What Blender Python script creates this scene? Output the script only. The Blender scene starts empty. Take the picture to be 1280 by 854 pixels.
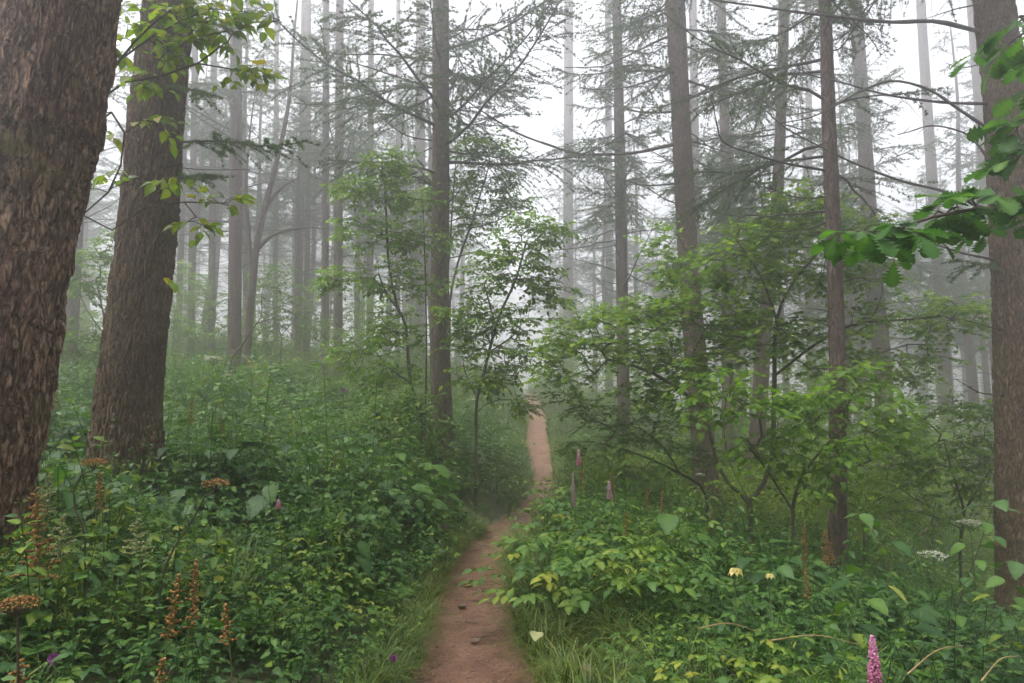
import bpy, math
import numpy as np

# ------------------------------------------------------------------ camera, sky, sun, exposure
sc = bpy.context.scene
C = sc.collection
R = math.radians
F_PX, CX, CY = 853.33, 640.0, 427.0
CAM_Z, PITCH = 1.6, math.atan((500 - 427) / 853.33)

cam_d = bpy.data.cameras.new("camera")
cam_d.lens = 24.0
cam_d.sensor_width = 36.0
cam_d.clip_start = 0.05
cam_d.clip_end = 1000.0
cam = bpy.data.objects.new("camera", cam_d)
cam.location = (0, 0, CAM_Z)
cam.rotation_euler = (math.pi / 2 + PITCH, 0, 0)
C.objects.link(cam)
sc.camera = cam

SUN_EL, SUN_AZ = R(72), R(250)          # azimuth measured from +Y towards +X
world = bpy.data.worlds.new("World")
sc.world = world
world.use_nodes = True
wn = world.node_tree
wn.nodes.clear()
sky = wn.nodes.new("ShaderNodeTexSky")
sky.sky_type = 'NISHITA'
sky.sun_disc = False
sky.sun_elevation = SUN_EL
sky.sun_rotation = SUN_AZ
sky.air_density = 1.0
sky.dust_density = 4.0
hsv = wn.nodes.new("ShaderNodeHueSaturation")   # an overcast sky is grey
hsv.inputs['Saturation'].default_value = 0.16
bg = wn.nodes.new("ShaderNodeBackground")
bg.inputs['Strength'].default_value = 0.15
wo = wn.nodes.new("ShaderNodeOutputWorld")
wn.links.new(sky.outputs[0], hsv.inputs['Color'])
wn.links.new(hsv.outputs[0], bg.inputs['Color'])
wn.links.new(bg.outputs[0], wo.inputs['Surface'])

sun_d = bpy.data.lights.new("sun", 'SUN')
sun_d.energy = 1.5
sun_d.angle = R(50)
sun_d.color = (1.0, 0.985, 0.97)
sun = bpy.data.objects.new("sun", sun_d)
# the lamp shines along its -Z; its +Z must point at the sun
sun.rotation_euler = (math.pi / 2 - SUN_EL, 0, math.pi - SUN_AZ)
sun.location = (0, 0, 60)
C.objects.link(sun)

vs = sc.view_settings
vs.view_transform = 'Standard'
vs.look = 'None'
vs.gamma = 1.0
vs.use_curve_mapping = False
vs.exposure = 1.6
cy = sc.cycles
cy.max_bounces = 20
cy.diffuse_bounces = 4
cy.glossy_bounces = 2
cy.transmission_bounces = 4
cy.transparent_max_bounces = 4
cy.volume_bounces = 16
cy.sample_clamp_indirect = 6.0
cy.caustics_reflective = False
cy.caustics_refractive = False
cy.use_denoising = True
cy.use_adaptive_sampling = False
HAZE_DENSITY = 0.0205

# ------------------------------------------------------------------ small numeric helpers
def nrm(a):
    a = np.asarray(a, float)
    return a / np.maximum(np.linalg.norm(a, axis=-1, keepdims=True), 1e-9)

def P(px, py, Y):
    """point of the scene seen at a pixel of the 1280x854 photograph, at distance Y ahead"""
    u = (px - CX) / F_PX
    v = (CY - py) / F_PX
    d = np.array([u, math.cos(PITCH) - v * math.sin(PITCH), math.sin(PITCH) + v * math.cos(PITCH)])
    return np.array([0, 0, CAM_Z]) + d * (Y / d[1])

def hsh(i, j, k, s=0):
    i = i.astype(np.int64); j = j.astype(np.int64); k = k.astype(np.int64)
    h = (i * 374761393 + j * 668265263 + k * 2147483647 * 31 + s * 1274126177 + 97) & 0xFFFFFFFF
    h = ((h ^ (h >> 13)) * 1274126177) & 0xFFFFFFFF
    h = ((h ^ (h >> 16)) * 2246822519) & 0xFFFFFFFF
    h = h ^ (h >> 15)
    return (h & 0xFFFFFF) / float(0x1000000)

def vnoise(p, s=0):
    p = np.asarray(p, float)
    f = np.floor(p); w = p - f; w = w * w * (3 - 2 * w)
    i, j, k = f[..., 0], f[..., 1], f[..., 2]
    out = 0
    for a in (0, 1):
        for b in (0, 1):
            for c in (0, 1):
                wt = (w[..., 0] if a else 1 - w[..., 0]) * (w[..., 1] if b else 1 - w[..., 1]) * (w[..., 2] if c else 1 - w[..., 2])
                out = out + wt * hsh(i + a, j + b, k + c, s)
    return out

def fbm(p, o=4, s=0):
    p = np.asarray(p, float)
    v, a, t = 0, 1, 0
    for q in range(o):
        v = v + a * vnoise(p * 2 ** q + 17.3 * q, s + q); t += a; a *= .5
    return v / t

def worley(p, s=0):
    """distance to the nearest and second nearest feature point, and the id of the nearest"""
    p = np.asarray(p, float)
    f = np.floor(p)
    d1 = np.full(p.shape[:-1], 9.0); d2 = d1.copy(); idn = d1.copy()
    for a in (-1, 0, 1):
        for b in (-1, 0, 1):
            for c in (-1, 0, 1):
                i, j, k = f[..., 0] + a, f[..., 1] + b, f[..., 2] + c
                q = np.stack([i + hsh(i, j, k, s), j + hsh(i, j, k, s + 1), k + hsh(i, j, k, s + 2)], -1)
                d = np.linalg.norm(q - p, axis=-1)
                m = d < d1
                d2 = np.where(m, d1, np.minimum(d2, d))
                idn = np.where(m, hsh(i, j, k, s + 3), idn)
                d1 = np.where(m, d, d1)
    return d1, d2, idn

DT = {}
class Acc:
    """collects triangles of one mesh"""
    def __init__(s):
        s.V, s.F, s.T, s.n = [], [], [], 0
    def add(s, V, F, t=0.5):
        V = np.asarray(V, float).reshape(-1, 3); F = np.asarray(F, np.int64).reshape(-1, 3)
        s.V.append(V); s.F.append(F + s.n)
        s.T.append(np.broadcast_to(np.asarray(t, float), (len(V),)) if np.ndim(t) < 2 else np.asarray(t).reshape(-1))
        s.n += len(V)
    def inst(s, pv, pf, M, pos, t):
        """copies of a small shape: M (N,3,3) columns are its axes, pos (N,3), t (N,) or (N,k)"""
        N, k = len(pos), len(pv)
        if N == 0: return
        V = np.einsum('nij,kj->nki', M, pv) + np.asarray(pos)[:, None, :]
        F = pf[None] + (np.arange(N) * k)[:, None, None]
        t = np.asarray(t, float)
        if t.ndim == 1:
            dt = DT.get(id(pv))
            t = np.repeat(t, k) if dt is None else np.clip(t[:, None] + dt[None], 0, 1).reshape(-1)
        s.add(V.reshape(-1, 3), F.reshape(-1, 3), t.reshape(-1))
    def arrays(s):
        return np.concatenate(s.V), np.concatenate(s.F), np.concatenate(s.T)

def build(name, A, mat, parent=None, origin=(0, 0, 0), smooth=False):
    V, F, T = A.arrays() if isinstance(A, Acc) else A
    V = V - np.asarray(origin)
    me = bpy.data.meshes.new(name)
    me.vertices.add(len(V)); me.vertices.foreach_set("co", V.astype(np.float32).ravel())
    me.loops.add(3 * len(F)); me.loops.foreach_set("vertex_index", F.astype(np.int32).ravel())
    me.polygons.add(len(F))
    me.polygons.foreach_set("loop_start", np.arange(0, 3 * len(F), 3, dtype=np.int32))
    if smooth:
        me.polygons.foreach_set("use_smooth", np.ones(len(F), bool))
    at = me.attributes.new("tint", 'FLOAT', 'POINT')
    at.data.foreach_set("value", T.astype(np.float32))
    me.update(calc_edges=True)
    me.materials.append(mat)
    o = bpy.data.objects.new(name, me)
    C.objects.link(o)
    if parent is not None:
        o.parent = parent
    return o

def build2(name, parts, parent=None, origin=(0, 0, 0)):
    """one mesh of several materials: parts = [(Acc, material), ...]"""
    parts = [(a, m_) for a, m_ in parts if a.n]
    if not parts: return None
    J = Acc(); counts = []
    for a, m_ in parts:
        V, F, T = a.arrays(); J.add(V, F, T); counts.append(len(F))
    o = build(name, J, parts[0][1], parent, origin)
    for _, m_ in parts[1:]: o.data.materials.append(m_)
    o.data.polygons.foreach_set("material_index", np.repeat(np.arange(len(parts)), counts).astype(np.int32))
    return o

def tag(o, label=None, cat=None, group=None, kind=None):
    if label: o["label"] = label
    if cat: o["category"] = cat
    if group: o["group"] = group
    if kind: o["kind"] = kind
    return o

def thing(name, loc, label, cat, group=None):
    o = bpy.data.objects.new(name, None)
    o.empty_display_size = 0.1
    o.location = tuple(float(x) for x in loc)
    C.objects.link(o)
    return tag(o, label, cat, group)

def frames(d, n):
    y = nrm(d); x = nrm(np.cross(y, n)); z = np.cross(x, y)
    return np.stack([x, y, z], -1)

def tubes(polys, radii, sides=5, cap=True):
    """many polylines (N,K,3) with radii (N,K) as tubes -> V, F"""
    polys = np.asarray(polys, float); radii = np.asarray(radii, float)
    if polys.ndim == 2: polys = polys[None]; radii = radii[None]
    N, K, _ = polys.shape
    tg = np.gradient(polys, axis=1); tg = nrm(tg)
    mean = np.abs(tg.mean(1)); ax = mean.argmin(1)
    ref = np.eye(3)[ax][:, None, :]
    u = nrm(np.cross(tg, ref)); v = np.cross(tg, u)
    a = np.linspace(0, 2 * math.pi, sides, endpoint=False)
    ring = u[:, :, None, :] * np.cos(a)[None, None, :, None] + v[:, :, None, :] * np.sin(a)[None, None, :, None]
    V = polys[:, :, None, :] + ring * radii[:, :, None, None]
    base = (np.arange(N) * K * sides)[:, None, None]
    k = np.arange(K - 1)[None, :, None] * sides
    j = np.arange(sides)[None, None, :]; j2 = (j + 1) % sides
    q0, q1, q2, q3 = base + k + j, base + k + j2, base + k + sides + j2, base + k + sides + j
    F = np.concatenate([np.stack([q0, q1, q2], -1).reshape(-1, 3), np.stack([q0, q2, q3], -1).reshape(-1, 3)])
    return V.reshape(-1, 3), F

def resample(pts, n, w=None):
    """smooth (Catmull-Rom) resampling of a polyline"""
    pts = np.asarray(pts, float)
    d = np.r_[0, np.cumsum(np.linalg.norm(np.diff(pts[:, :3], axis=0), axis=1))]
    t = np.linspace(0, d[-1], n)
    P0 = np.vstack([2 * pts[0] - pts[1], pts, 2 * pts[-1] - pts[-2]])
    i = np.clip(np.searchsorted(d, t, side='right') - 1, 0, len(pts) - 2)
    f = ((t - d[i]) / np.maximum(d[i + 1] - d[i], 1e-9))[:, None]
    a, b, c, e = P0[i], P0[i + 1], P0[i + 2], P0[i + 3]
    return .5 * (2 * b + (c - a) * f + (2 * a - 5 * b + 4 * c - e) * f ** 2 + (3 * b - a - 3 * c + e) * f ** 3)

# ------------------------------------------------------------------ lie of the land
def path_x(y):
    return np.interp(y, [-40, 0, 2.5, 3.9, 5.3, 7.4, 8.8, 9.9, 11.6, 13.6, 17, 20, 23.5, 29, 40, 120],
                     [.3, .1, -.10, -.22, -.30, -.34, -.10, .20, .47, .61, .69, .72, .87, .84, 0.6, 0.0])
_px_y = np.linspace(-40, 120, 1601)
_px_s = np.convolve(np.pad(path_x(_px_y), 6, mode='edge'), np.hanning(15)[1:-1] / np.hanning(15)[1:-1].sum(), 'valid')
def path_c(y): return np.interp(y, _px_y, _px_s)
def path_half(y): return np.interp(y, [0, 3.2, 4.3, 5.5, 8, 10, 14, 19, 23, 30, 45], [.50, .43, .36, .335, .32, .29, .29, .38, .38, .34, .3])
_hp = np.interp(_px_y, [-40, 0, 4, 8.5, 14, 17, 22, 28, 33, 45, 80, 120], [.2, 0, 0, -.08, -.06, .1, .68, 1.5, 1.85, 2.0, 1.9, 1.8])
_hp = np.convolve(np.pad(_hp, 12, mode='edge'), np.hanning(27)[1:-1] / np.hanning(27)[1:-1].sum(), 'valid')

def H0(x, y):
    s = x - path_c(y)
    hp = np.interp(y, _px_y, _hp)
    ls = np.interp(-s, [0, .4, .9, 1.6, 4, 9, 18, 40, 120], [0, 0, .24, .48, .88, 1.4, 2.0, 2.35, 2.6])
    rs = np.interp(s, [0, .4, .9, 1.6, 3, 5, 10, 20, 45, 120], [0, 0, .12, .10, -.35, -1.0, -2.2, -3.2, -4.0, -4.4])
    k = np.clip(y / 9.0, .35, 1)
    rs = np.where(rs < 0, rs * k, rs)
    side = np.where(s < 0, ls, rs)
    b = np.clip((np.abs(s) - .5) / 1.0, 0, 1)
    n = (vnoise(np.stack([x * .7, y * .7, 0 * x], -1), 5) - .5) * .16 + (vnoise(np.stack([x * .17, y * .17, 0 * x], -1), 6) - .5) * .5 * np.clip(np.abs(s) / 6, 0, 1)
    return hp + side + n * b
def Hs(x, y): return float(H0(np.array([float(x)]), np.array([float(y)]))[0])

# ------------------------------------------------------------------ materials
def newmat(name):
    m = bpy.data.materials.new(name); m.use_nodes = True
    nt = m.node_tree; nt.nodes.clear()
    out = nt.nodes.new("ShaderNodeOutputMaterial")
    return m, nt, out
def N(nt, t, **kw):
    n = nt.nodes.new(t)
    for k, v in kw.items(): setattr(n, k, v)
    return n
def ramp(nt, fac, stops):
    r = N(nt, "ShaderNodeValToRGB")
    el = r.color_ramp.elements
    while len(el) < len(stops): el.new(.5)
    for e, (p, c) in zip(el, stops):
        e.position = p; e.color = (*c, 1)
    nt.links.new(fac, r.inputs[0])
    return r.outputs[0]
def noise(nt, scale, detail=4, vec=None, rough=.6):
    n = N(nt, "ShaderNodeTexNoise")
    n.inputs['Scale'].default_value = scale; n.inputs['Detail'].default_value = detail; n.inputs['Roughness'].default_value = rough
    if vec is not None: nt.links.new(vec, n.inputs['Vector'])
    return n.outputs[0]
def mixc(nt, fac, a, b, mode='MIX'):
    m = N(nt, "ShaderNodeMix", data_type='RGBA', blend_type=mode)
    for s, v in ((m.inputs[0], fac), (m.inputs[6], a), (m.inputs[7], b)):
        if hasattr(v, 'node'): nt.links.new(v, s)
        else: s.default_value = v if np.isscalar(v) else (*v, 1)
    return m.outputs[2]

def leaf_material(name, stops, trans=.35, rough=.45, spec=.4):
    m, nt, out = newmat(name)
    a = N(nt, "ShaderNodeAttribute", attribute_name="tint")
    col = ramp(nt, a.outputs['Fac'], stops)
    tc = N(nt, "ShaderNodeTexCoord")
    blot = noise(nt, 22, 3, tc.outputs['Object'])
    col = mixc(nt, .35, col, ramp(nt, blot, [(.3, (.55, .55, .5)), (.7, (1.25, 1.25, 1.2))]), 'MULTIPLY')
    b = N(nt, "ShaderNodeBsdfPrincipled")
    nt.links.new(col, b.inputs['Base Color'])
    b.inputs['Roughness'].default_value = rough
    b.inputs['Specular IOR Level'].default_value = spec
    t = N(nt, "ShaderNodeBsdfTranslucent")
    tcol = mixc(nt, 1.0, col, (1.15, 1.25, .55), 'MULTIPLY')
    nt.links.new(tcol, t.inputs['Color'])
    mx = N(nt, "ShaderNodeMixShader"); mx.inputs[0].default_value = trans
    nt.links.new(b.outputs[0], mx.inputs[1]); nt.links.new(t.outputs[0], mx.inputs[2])
    nt.links.new(mx.outputs[0], out.inputs['Surface'])
    return m

def bark_material(name, dark, mid, light, moss=None, scale=1.0, bump=.6):
    m, nt, out = newmat(name)
    tc = N(nt, "ShaderNodeTexCoord")
    mp = N(nt, "ShaderNodeMapping"); mp.inputs['Scale'].default_value = (1, 1, .27)
    nt.links.new(tc.outputs['Object'], mp.inputs['Vector'])
    # wobble the plates
    nz = N(nt, "ShaderNodeTexNoise"); nz.inputs['Scale'].default_value = 9 * scale; nz.inputs['Detail'].default_value = 3
    nt.links.new(mp.outputs[0], nz.inputs['Vector'])
    vm = N(nt, "ShaderNodeVectorMath", operation='SCALE'); vm.inputs['Scale'].default_value = .13 / scale
    nt.links.new(nz.outputs['Color'], vm.inputs[0])
    va = N(nt, "ShaderNodeVectorMath", operation='ADD')
    nt.links.new(mp.outputs[0], va.inputs[0]); nt.links.new(vm.outputs[0], va.inputs[1])
    vo = N(nt, "ShaderNodeTexVoronoi", feature='DISTANCE_TO_EDGE'); vo.inputs['Scale'].default_value = 24 * scale
    nt.links.new(va.outputs[0], vo.inputs['Vector'])
    vc = N(nt, "ShaderNodeTexVoronoi", feature='F1'); vc.inputs['Scale'].default_value = 70 * scale
    nt.links.new(va.outputs[0], vc.inputs['Vector'])
    fine = noise(nt, 55 * scale, 6, mp.outputs[0], .75)
    big = noise(nt, 3.0, 5, tc.outputs['Object'])
    sep = N(nt, "ShaderNodeSeparateColor"); nt.links.new(vc.outputs['Color'], sep.inputs[0])
    ad = N(nt, "ShaderNodeMath", operation='MULTIPLY_ADD'); ad.inputs[1].default_value = .22; ad.inputs[2].default_value = 0
    nt.links.new(sep.outputs[0], ad.inputs[0])
    ad2 = N(nt, "ShaderNodeMath", operation='MULTIPLY_ADD'); ad2.inputs[1].default_value = 1.0
    nt.links.new(fine, ad2.inputs[0]); nt.links.new(ad.outputs[0], ad2.inputs[2])
    ad3 = N(nt, "ShaderNodeMath", operation='MULTIPLY_ADD'); ad3.inputs[1].default_value = .45
    nt.links.new(big, ad3.inputs[0]); nt.links.new(ad2.outputs[0], ad3.inputs[2])
    col = ramp(nt, ad3.outputs[0], [(.48, dark), (.68, mid), (.80, mid), (1.0, light)])
    nt_r = [n for n in nt.nodes if n.type == 'VALTORGB'][-1].color_ramp
    nt_r.elements[3].position = .96
    crack = ramp(nt, vo.outputs['Distance'], [(.0, (.42, .39, .37)), (.10, (.8, .78, .77)), (.22, (1, 1, 1))])
    col = mixc(nt, 1.0, col, crack, 'MULTIPLY')
    if moss:
        mm = ramp(nt, noise(nt, 2.6, 6, tc.outputs['Object'], .7), [(.56, (0, 0, 0)), (.68, (.75, .75, .75))])
        col = mixc(nt, mm, col, moss)
    b = N(nt, "ShaderNodeBsdfPrincipled")
    nt.links.new(col, b.inputs['Base Color'])
    b.inputs['Roughness'].default_value = .85
    b.inputs['Specular IOR Level'].default_value = .25
    hs = N(nt, "ShaderNodeMath", operation='MULTIPLY_ADD'); hs.inputs[1].default_value = .5
    mr = N(nt, "ShaderNodeMapRange"); mr.inputs['From Max'].default_value = .16
    nt.links.new(vo.outputs['Distance'], mr.inputs[0])
    nt.links.new(fine, hs.inputs[0]); nt.links.new(mr.outputs[0], hs.inputs[2])
    bp = N(nt, "ShaderNodeBump"); bp.inputs['Strength'].default_value = bump; bp.inputs['Distance'].default_value = .012
    nt.links.new(hs.outputs[0], bp.inputs['Height']); nt.links.new(bp.outputs[0], b.inputs['Normal'])
    nt.links.new(b.outputs[0], out.inputs['Surface'])
    return m

def plain_material(name, stops, rough=.8, scale=14, spec=.3, bump=0):
    m, nt, out = newmat(name)
    tc = N(nt, "ShaderNodeTexCoord")
    f = noise(nt, scale, 5, tc.outputs['Object'])
    col = ramp(nt, f, stops)
    b = N(nt, "ShaderNodeBsdfPrincipled")
    nt.links.new(col, b.inputs['Base Color'])
    b.inputs['Roughness'].default_value = rough; b.inputs['Specular IOR Level'].default_value = spec
    if bump:
        bp = N(nt, "ShaderNodeBump"); bp.inputs['Strength'].default_value = bump; bp.inputs['Distance'].default_value = .01
        nt.links.new(f, bp.inputs['Height']); nt.links.new(bp.outputs[0], b.inputs['Normal'])
    nt.links.new(b.outputs[0], out.inputs['Surface'])
    return m

M_bark_red = bark_material("flaky_larch_bark", (.020, .011, .006), (.088, .045, .025), (.26, .18, .125), moss=(.10, .085, .022), scale=1.25, bump=.9)
M_bark_brown = bark_material("brown_larch_bark", (.018, .011, .006), (.062, .036, .018), (.16, .11, .064), moss=(.075, .070, .018), scale=1.5, bump=.9)
M_bark = bark_material("grey_larch_bark", (.028, .019, .015), (.072, .047, .036), (.14, .10, .085), scale=.9, bump=.7)
M_twig = plain_material("dead_branch_wood", [(.3, (.028, .021, .017)), (.7, (.075, .06, .05))], scale=30)
M_sap = plain_material("sapling_bark", [(.3, (.025, .02, .014)), (.7, (.075, .06, .042))], scale=25)
M_needle = leaf_material("larch_needles", [(0, (0.039, 0.072, 0.029)), (.5, (0.065, 0.114, 0.038)), (1, (0.124, 0.182, 0.048))], trans=.35, rough=.6, spec=.25)
M_herb = leaf_material("herb_leaves", [(0, (0.025, 0.066, 0.020)), (.35, (0.048, 0.117, 0.025)), (.65, (0.088, 0.174, 0.025)), (.88, (0.184, 0.239, 0.028)), (1, (0.288, 0.279, 0.036))], trans=.38, rough=.48, spec=.28)
M_grass = leaf_material("grass_blades", [(0, (0.036, 0.075, 0.015)), (.5, (0.082, 0.141, 0.023)), (1, (0.252, 0.248, 0.062))], trans=.3, rough=.5, spec=.35)
M_maple = leaf_material("maple_leaves", [(0, (0.057, 0.121, 0.016)), (.5, (0.113, 0.218, 0.021)), (1, (0.246, 0.341, 0.029))], trans=.5, rough=.5, spec=.25)
M_sapl = leaf_material("sapling_leaves", [(0, (0.057, 0.114, 0.020)), (.5, (0.098, 0.186, 0.024)), (1, (0.209, 0.292, 0.033))], trans=.5, rough=.5, spec=.25)
M_sprig = leaf_material("bright_sprig_leaves", [(0, (.08, .15, .015)), (.5, (.16, .25, .02)), (.85, (.26, .31, .025)), (1, (.40, .28, .02))], trans=.5, rough=.45, spec=.35)
M_oak = leaf_material("oak_leaves", [(0, (0.031, 0.094, 0.020)), (.6, (0.059, 0.151, 0.023)), (1, (0.133, 0.243, 0.030))], trans=.5, rough=.5, spec=.25)
M_orange = leaf_material("faded_orange_blossom", [(0, (.10, .045, .016)), (.5, (.21, .10, .030)), (1, (.34, .19, .06))], trans=.15, rough=.7, spec=.2)
M_pink = leaf_material("pink_blossom", [(0, (.30, .06, .12)), (.5, (.55, .19, .34)), (1, (.68, .38, .56))], trans=.2, rough=.6, spec=.2)
M_lilac = leaf_material("lilac_blossom", [(0, (.28, .14, .20)), (1, (.50, .36, .46))], trans=.2, rough=.6, spec=.2)
M_purple = leaf_material("purple_blossom", [(0, (.14, .02, .14)), (1, (.34, .08, .32))], trans=.2, rough=.6, spec=.2)
M_white = leaf_material("white_blossom", [(0, (.28, .31, .20)), (1, (.46, .47, .38))], trans=.2, rough=.6, spec=.2)
M_cream = leaf_material("cream_plume", [(0, (.17, .19, .07)), (1, (.33, .33, .16))], trans=.25, rough=.6, spec=.2)
M_yellow = leaf_material("yellow_petals", [(0, (.30, .24, .05)), (1, (.50, .43, .16))], trans=.3, rough=.5, spec=.3)
M_straw = plain_material("dry_straw", [(.3, (.16, .10, .045)), (.7, (.30, .21, .10))], scale=20)
M_dkstem = plain_material("dark_herb_stem", [(.3, (.018, .016, .010)), (.7, (.05, .04, .022))], scale=20)
M_grstem = plain_material("green_herb_stem", [(.3, (.04, .065, .015)), (.7, (.08, .11, .03))], scale=20)
M_stone = plain_material("tan_stone", [(.3, (.13, .085, .06)), (.7, (.27, .19, .14))], scale=12, bump=.5)

M_dkstone = plain_material("damp_brown_stone", [(.3, (.07, .045, .032)), (.7, (.16, .11, .085))], scale=18, bump=.5)
# soil under the plants
m, nt, out = newmat("forest_soil")
tc = N(nt, "ShaderNodeTexCoord")
f1 = noise(nt, 5, 6, tc.outputs['Object'], .65); f2 = noise(nt, .5, 4, tc.outputs['Object'])
c1 = ramp(nt, f1, [(.3, (.022, .018, .010)), (.6, (.05, .045, .018)), (.8, (.075, .075, .025))])
c2 = ramp(nt, f2, [(.35, (.03, .05, .016)), (.7, (.07, .085, .025))])
colr = mixc(nt, .55, c1, c2)
b = N(nt, "ShaderNodeBsdfPrincipled"); b.inputs['Roughness'].default_value = .9
nt.links.new(colr, b.inputs['Base Color'])
bp = N(nt, "ShaderNodeBump"); bp.inputs['Strength'].default_value = .7; bp.inputs['Distance'].default_value = .05
nt.links.new(f1, bp.inputs['Height']); nt.links.new(bp.outputs[0], b.inputs['Normal'])
nt.links.new(b.outputs[0], out.inputs['Surface'])
M_soil = m

# trodden red earth
m, nt, out = newmat("red_earth_path")
tc = N(nt, "ShaderNodeTexCoord")
mp = N(nt, "ShaderNodeMapping"); mp.inputs['Scale'].default_value = (1, .55, 1)
nt.links.new(tc.outputs['Object'], mp.inputs['Vector'])
g1 = noise(nt, 4.0, 7, tc.outputs['Object'], .65)
g2 = noise(nt, 38, 6, tc.outputs['Object'], .75)
g3 = noise(nt, 160, 3, tc.outputs['Object'], .7)
base = ramp(nt, g1, [(.30, (.105, .050, .028)), (.5, (.195, .098, .058)), (.72, (.270, .155, .105))])
fine = ramp(nt, g2, [(.34, (.28, .24, .21)), (.50, (.95, .95, .95)), (.70, (1.45, 1.38, 1.3))])
col = mixc(nt, .8, base, fine, 'MULTIPLY')
spk = ramp(nt, g3, [(.66, (0, 0, 0)), (.72, (.8, .8, .8))])
col = mixc(nt, spk, col, (.36, .25, .17))
dk = ramp(nt, noise(nt, 75, 2, mp.outputs[0], .5), [(.28, (.6, .6, .6)), (.36, (0, 0, 0))])
col = mixc(nt, dk, col, (.05, .028, .018))
b = N(nt, "ShaderNodeBsdfPrincipled"); b.inputs['Roughness'].default_value = .62; b.inputs['Specular IOR Level'].default_value = .35
nt.links.new(col, b.inputs['Base Color'])
hh = N(nt, "ShaderNodeMath", operation='MULTIPLY_ADD'); hh.inputs[1].default_value = .35
nt.links.new(g3, hh.inputs[0]); nt.links.new(g2, hh.inputs[2])
bp = N(nt, "ShaderNodeBump"); bp.inputs['Strength'].default_value = 1.0; bp.inputs['Distance'].default_value = .03
nt.links.new(hh.outputs[0], bp.inputs['Height']); nt.links.new(bp.outputs[0], b.inputs['Normal'])
nt.links.new(b.outputs[0], out.inputs['Surface'])
M_path = m

# ------------------------------------------------------------------ ground and path
def grid_mesh(name, xs, ys, Z, mat):
    nx, ny = len(xs), len(ys)
    X, Y = np.meshgrid(xs, ys)
    V = np.stack([X, Y, Z(X, Y)], -1).reshape(-1, 3)
    i = np.arange(nx - 1)[None, :] + np.arange(ny - 1)[:, None] * nx
    F = np.concatenate([np.stack([i, i + 1, i + nx + 1], -1).reshape(-1, 3), np.stack([i, i + nx + 1, i + nx], -1).reshape(-1, 3)])
    return build(name, (V, F, np.full(len(V), .5)), mat, smooth=True)

def gz(X, Y):
    s = np.abs(X - path_c(Y)); hw = path_half(Y)
    dip = np.clip((hw + .10 - s) / .12, 0, 1) * .06
    return H0(X, Y) - dip * (Y < 60)
xs = np.unique(np.round(np.concatenate([np.linspace(-118, -8, 56), np.linspace(-8, -2.4, 40), np.linspace(-2.4, 2.6, 90), np.linspace(2.6, 9, 40), np.linspace(9, 118, 56)]), 4))
ys = np.unique(np.round(np.concatenate([np.linspace(-28, 0, 24), np.linspace(0, 16, 140), np.linspace(16, 46, 110), np.linspace(46, 118, 40)]), 4))
tag(grid_mesh("ground", xs, ys, gz, M_soil), kind="structure")

py_ = np.concatenate([np.linspace(-3, 2.2, 30), np.arange(2.25, 12, .025), np.arange(12, 34, .1), np.arange(34, 56, .5)])
tt = np.linspace(-1.12, 1.12, 57)
Yg = np.repeat(py_[:, None], len(tt), 1)
edge = .09 * (fbm(np.stack([Yg * 2.2, np.sign(tt)[None] * 3 + 0 * Yg, 0 * Yg], -1), 3, 3) - .5) * 2
Xg = path_c(Yg) + tt[None] * (path_half(Yg) + .06 + edge)
q3 = np.stack([Xg, Yg, 0 * Xg], -1)
rel = (fbm(q3 * 3.0, 3, 40) - .5) * .08 + (fbm(q3 * 14, 3, 44) - .5) * .030
Zg = H0(Xg, Yg) + .012 - .035 * (1 - tt[None] ** 2) + rel - .11 * np.clip((np.abs(tt[None]) - .92) / .2, 0, 1)
V = np.stack([Xg, Yg, Zg], -1).reshape(-1, 3)
nx = len(tt); ii = np.arange(nx - 1)[None, :] + np.arange(len(py_) - 1)[:, None] * nx
F = np.concatenate([np.stack([ii, ii + 1, ii + nx + 1], -1).reshape(-1, 3), np.stack([ii, ii + nx + 1, ii + nx], -1).reshape(-1, 3)])
tag(build("path", (V, F, np.full(len(V), .5)), M_path, smooth=True), kind="structure")
def path_z(x, y):
    x = np.asarray(x, float); y = np.asarray(y, float)
    q = np.stack([x, y, 0 * x], -1)
    t = (x - path_c(y)) / (path_half(y) + .06)
    return H0(x, y) + .012 - .035 * (1 - t ** 2) + (fbm(q * 3.0, 3, 40) - .5) * .08 + (fbm(q * 14, 3, 44) - .5) * .030

# ------------------------------------------------------------------ leaf shapes (along +Y, face up +Z)
def leaf_strip(ts, ws, fold=.2, droop=.25):
    ts = np.asarray(ts, float); ws = np.asarray(ws, float)
    z = -droop * ts ** 2
    mid = np.stack([0 * ts, ts, z], -1)
    L = np.stack([-ws, ts, z + fold * ws], -1); Rr = np.stack([ws, ts, z + fold * ws], -1)
    n = len(ts); V = np.concatenate([mid, L, Rr]); F = []
    for i in range(n - 1):
        for o, sgn in ((n, 1), (2 * n, -1)):
            a, b_, c, d = i, i + 1, o + i + 1, o + i
            t1, t2 = (a, b_, c), (a, c, d)
            if sgn < 0: t1, t2 = t1[::-1], t2[::-1]
            if ws[i + 1] > 0 or ws[i] > 0:
                if ws[i + 1] > 1e-6: F.append(t1)
                if ws[i] > 1e-6: F.append(t2)
                if ws[i] <= 1e-6 and ws[i + 1] > 1e-6: pass
                if ws[i + 1] <= 1e-6 and ws[i] > 1e-6: pass
    return V, np.array(F)
LEAF_LO = (np.array([[0, 0, 0], [-.26, .45, .05], [.26, .45, .05], [0, 1, -.12], ]), np.array([[0, 3, 1], [0, 2, 3]]))
LEAF_MID = leaf_strip([0, .3, .65, 1], [0, .27, .22, 0], .25, .25)
_t = np.linspace(0, 1, 9)
_w = np.array([0, .20, .30, .33, .31, .25, .17, .08, 0])
LEAF_HI = leaf_strip(_t, _w, .22, .35)
_t = np.array([0, .06, .12, .2, .26, .34, .40, .48, .54, .62, .68, .76, .82, .9, 1])
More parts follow.
